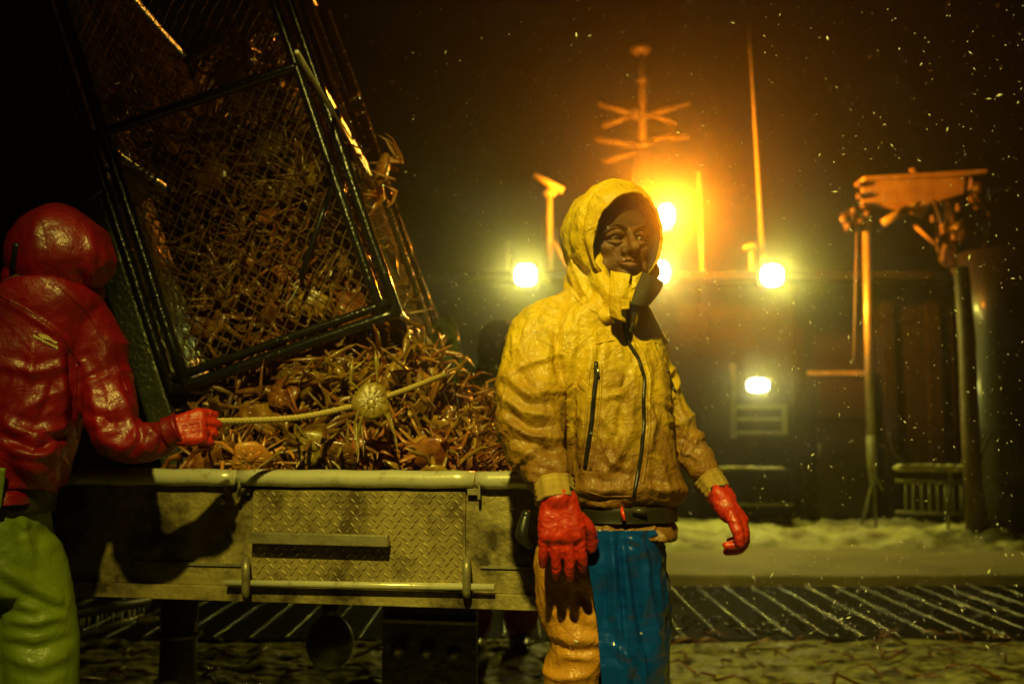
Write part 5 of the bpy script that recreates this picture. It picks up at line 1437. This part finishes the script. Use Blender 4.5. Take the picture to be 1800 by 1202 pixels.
bm_ = g.mesh(); displace(bm_, lambda co, no: .004 * ridge(co * 40, 3)); link('red_waistband', bm_, m_red, rd_)
G().tube(smooth_path([P(3, 822, Yr - .150), P(-1, 860, Yr - .145), P(-6, 895, Yr - .14)], [1] * 3, 4)[0], .010, 6, flat=.4).obj('brace_strap', m_green, rd_)
for x_ in (P(-38, 1190, Yr).x, P(76, 1190, Yr).x):
    g = G(); g.caps_chain([Vector((x_, Yr, .30)), Vector((x_, Yr, .10))], [.065, .055], 18, 5); g.caps_chain([Vector((x_, Yr - .03, .05)), Vector((x_, Yr + .08, .05)), Vector((x_, Yr + .18, .045))], [.048, .05, .045], 16, 5)
    link('boot', fuse(g, .006, 3), m_boot, rd_)
kn_ = thing('lanyard_tool', 'small brown handled tool hanging at the red figure\'s hip', 'tool', P(92, 955, Yr + .05))
G().caps_chain([P(86, 945, Yr + .04), P(95, 960, Yr + .03), P(103, 976, Yr + .03)], [.007, .009, .008], 10, 4).obj('handle', m_tan, kn_)
G().tube([P(82, 930, Yr + .04), P(86, 945, Yr + .04)], .004, 6).obj('lanyard', m_rope, kn_)

# ------------------------------------------------------------ the third hand, dark, behind the table
Yt = 5.75
th_ = thing('person', 'dark hooded deckhand behind the table, half hidden by the man in yellow', 'person', (P(885, 900, Yt).x, Yt, 0))
g = G(); hd_ = P(876, 610, Yt)
g.ell(hd_, (.085, .10, .12)); g.tube([hd_ + Vector((0, .02, -.08)), hd_ + Vector((0, .03, -.2))], .06, 14)
g.caps_chain([hd_ + Vector((-.17, 0, -.28)), P(850, 700, Yt - .1), P(820, 672, Yt - .4)], [.055, .045, .03], 12, 5)
g.caps_chain([hd_ + Vector((.17, 0, -.28)), hd_ + Vector((.25, 0, -.58)), hd_ + Vector((.15, -.2, -.75))], [.055, .045, .03], 12, 5)
g.caps_chain([hd_ + Vector((0, 0, -.3)), hd_ + Vector((0, 0, -.8))], [.13, .13], 16, 5)
for s in (-.1, .1): g.caps_chain([Vector((hd_.x + s, Yt, .85)), Vector((hd_.x + s, Yt - .03, .5)), Vector((hd_.x + s, Yt + .02, .1)), Vector((hd_.x + s, Yt - .12, .05))], [.075, .055, .04, .03], 12, 5)
link('body', fuse(g, .011, 2), m_skin, th_)
g = G(); g.caps_chain([hd_ + Vector((0, 0, -.27)), hd_ + Vector((0, 0, -.5)), hd_ + Vector((0, 0, -.88))], [.17, .19, .18], 22, 6)
g.caps_chain([hd_ + Vector((-.16, 0, -.27)), P(850, 702, Yt - .1), P(828, 680, Yt - .36)], [.085, .07, .05], 18, 6); g.caps_chain([hd_ + Vector((.16, 0, -.27)), hd_ + Vector((.25, 0, -.58)), hd_ + Vector((.15, -.2, -.75))], [.085, .07, .05], 18, 6)
link('jacket', fuse(g, .010, 4, lambda co, no: (ridge(co * 9, 131, .9, 1.7) - .3) * .014), m_dark, th_)
g = G(); g.ell(hd_ + Vector((0, .01, 0)), (.125, .14, .165), nu=30, nv=20); g.caps_chain([hd_ + Vector((0, .03, -.05)), hd_ + Vector((0, 0, -.24))], [.11, .13], 18, 4)
link('hood', fuse(g, .009, 4, lambda co, no: (ridge(co * 10, 133, .9, 1.7) - .3) * .012), m_dark, th_)
g = G(); g.caps_chain([Vector((hd_.x, Yt, 1.0)), Vector((hd_.x, Yt, .82))], [.17, .17], 20, 4)
for s in (-.1, .1): g.caps_chain([Vector((hd_.x + s, Yt, .85)), Vector((hd_.x + s * 1.2, Yt - .03, .5)), Vector((hd_.x + s * 1.3, Yt, .17))], [.11, .10, .095], 18, 5)
link('trousers', fuse(g, .010, 4, lambda co, no: (ridge(co * 9, 135, .9, 1.7) - .3) * .014), m_orange, th_)
for s in (-.13, .13):
    g = G(); x_ = hd_.x + s; g.caps_chain([Vector((x_, Yt, .26)), Vector((x_, Yt, .10))], [.075, .06], 16, 4); g.caps_chain([Vector((x_, Yt + .03, .06)), Vector((x_, Yt - .10, .06)), Vector((x_, Yt - .18, .055))], [.05, .055, .045], 16, 4)
    link('boot', fuse(g, .008, 3), m_boot, th_)
g = G(); hand_pieces(g, P(826, 674, Yt - .38), (-.9, -.2, .1), (-.1, -.8, .6), (0, .2, 1), 1.05, (.7, .7, .7, .7), .0, (.3, .6), 1.2)
link('glove', glove_mesh(g, 77), m_tan, th_)

# ============================================================ FALLING SNOW
g = G(); rs = random.Random(5)
for i in range(6500):
    Y = rs.choice((rs.uniform(1.8, 4.5), rs.uniform(3, 9), rs.uniform(5, 11)))
    px = rs.uniform(640, 1830) if rs.random() < .85 else rs.uniform(400, 900); py = rs.uniform(-20, 1150) if rs.random() < .85 else rs.uniform(0, 500)
    c_ = P(px, py, Y)
    if c_.z < .2 or (px < 900 and Y < 5.6 and (px < 700 or Y < 3)): continue
    if 860 < px < 1320 and Y > 2 and Y < 2.9: continue
    s = min(.0020, .0006 * math.exp(abs(rs.gauss(0, .6)))) * (1 + .10 * Y); an = rs.gauss(.5, .8); d_ = Vector((math.sin(an), rs.uniform(-.4, .4), -math.cos(an))).normalized() * s * rs.uniform(1.0, 4.2)
    a_ = Vector((1, 0, 0)).cross(d_).normalized() * s; b_ = d_.cross(a_).normalized() * s; n0 = len(g.v)
    g.v += [tuple(c_ + q_) for q_ in (d_, -d_, a_, -a_, b_, -b_)]
    g.f += [(n0, n0 + 2, n0 + 4), (n0, n0 + 4, n0 + 3), (n0, n0 + 3, n0 + 5), (n0, n0 + 5, n0 + 2), (n0 + 1, n0 + 4, n0 + 2), (n0 + 1, n0 + 3, n0 + 4), (n0 + 1, n0 + 5, n0 + 3), (n0 + 1, n0 + 2, n0 + 5)]
o = g.obj('falling_snow', m_flake); tag(o, 'fine snow falling through the lamp light', 'snow', kind='stuff')

# ============================================================ HAZE
g = G().box((5, 10, 4.2), (160, 150, 16.5)); hz = g.obj('haze', None, smooth=False); tag(hz, 'thin snowy night haze glowing round the lamps', 'haze', kind='stuff')
hm_ = bpy.data.materials.new('night_haze'); hm_.use_nodes = True; t_ = hm_.node_tree; t_.nodes.remove(t_.nodes['Principled BSDF'])
vol = t_.nodes.new('ShaderNodeVolumePrincipled'); vol.inputs['Color'].default_value = (.9, .9, .9, 1); vol.inputs['Density'].default_value = .011; vol.inputs['Anisotropy'].default_value = 0.955
hm_.cycles.volume_sampling = 'EQUIANGULAR'
t_.links.new(vol.outputs[0], t_.nodes['Material Output'].inputs['Volume']); hz.data.materials.append(hm_)
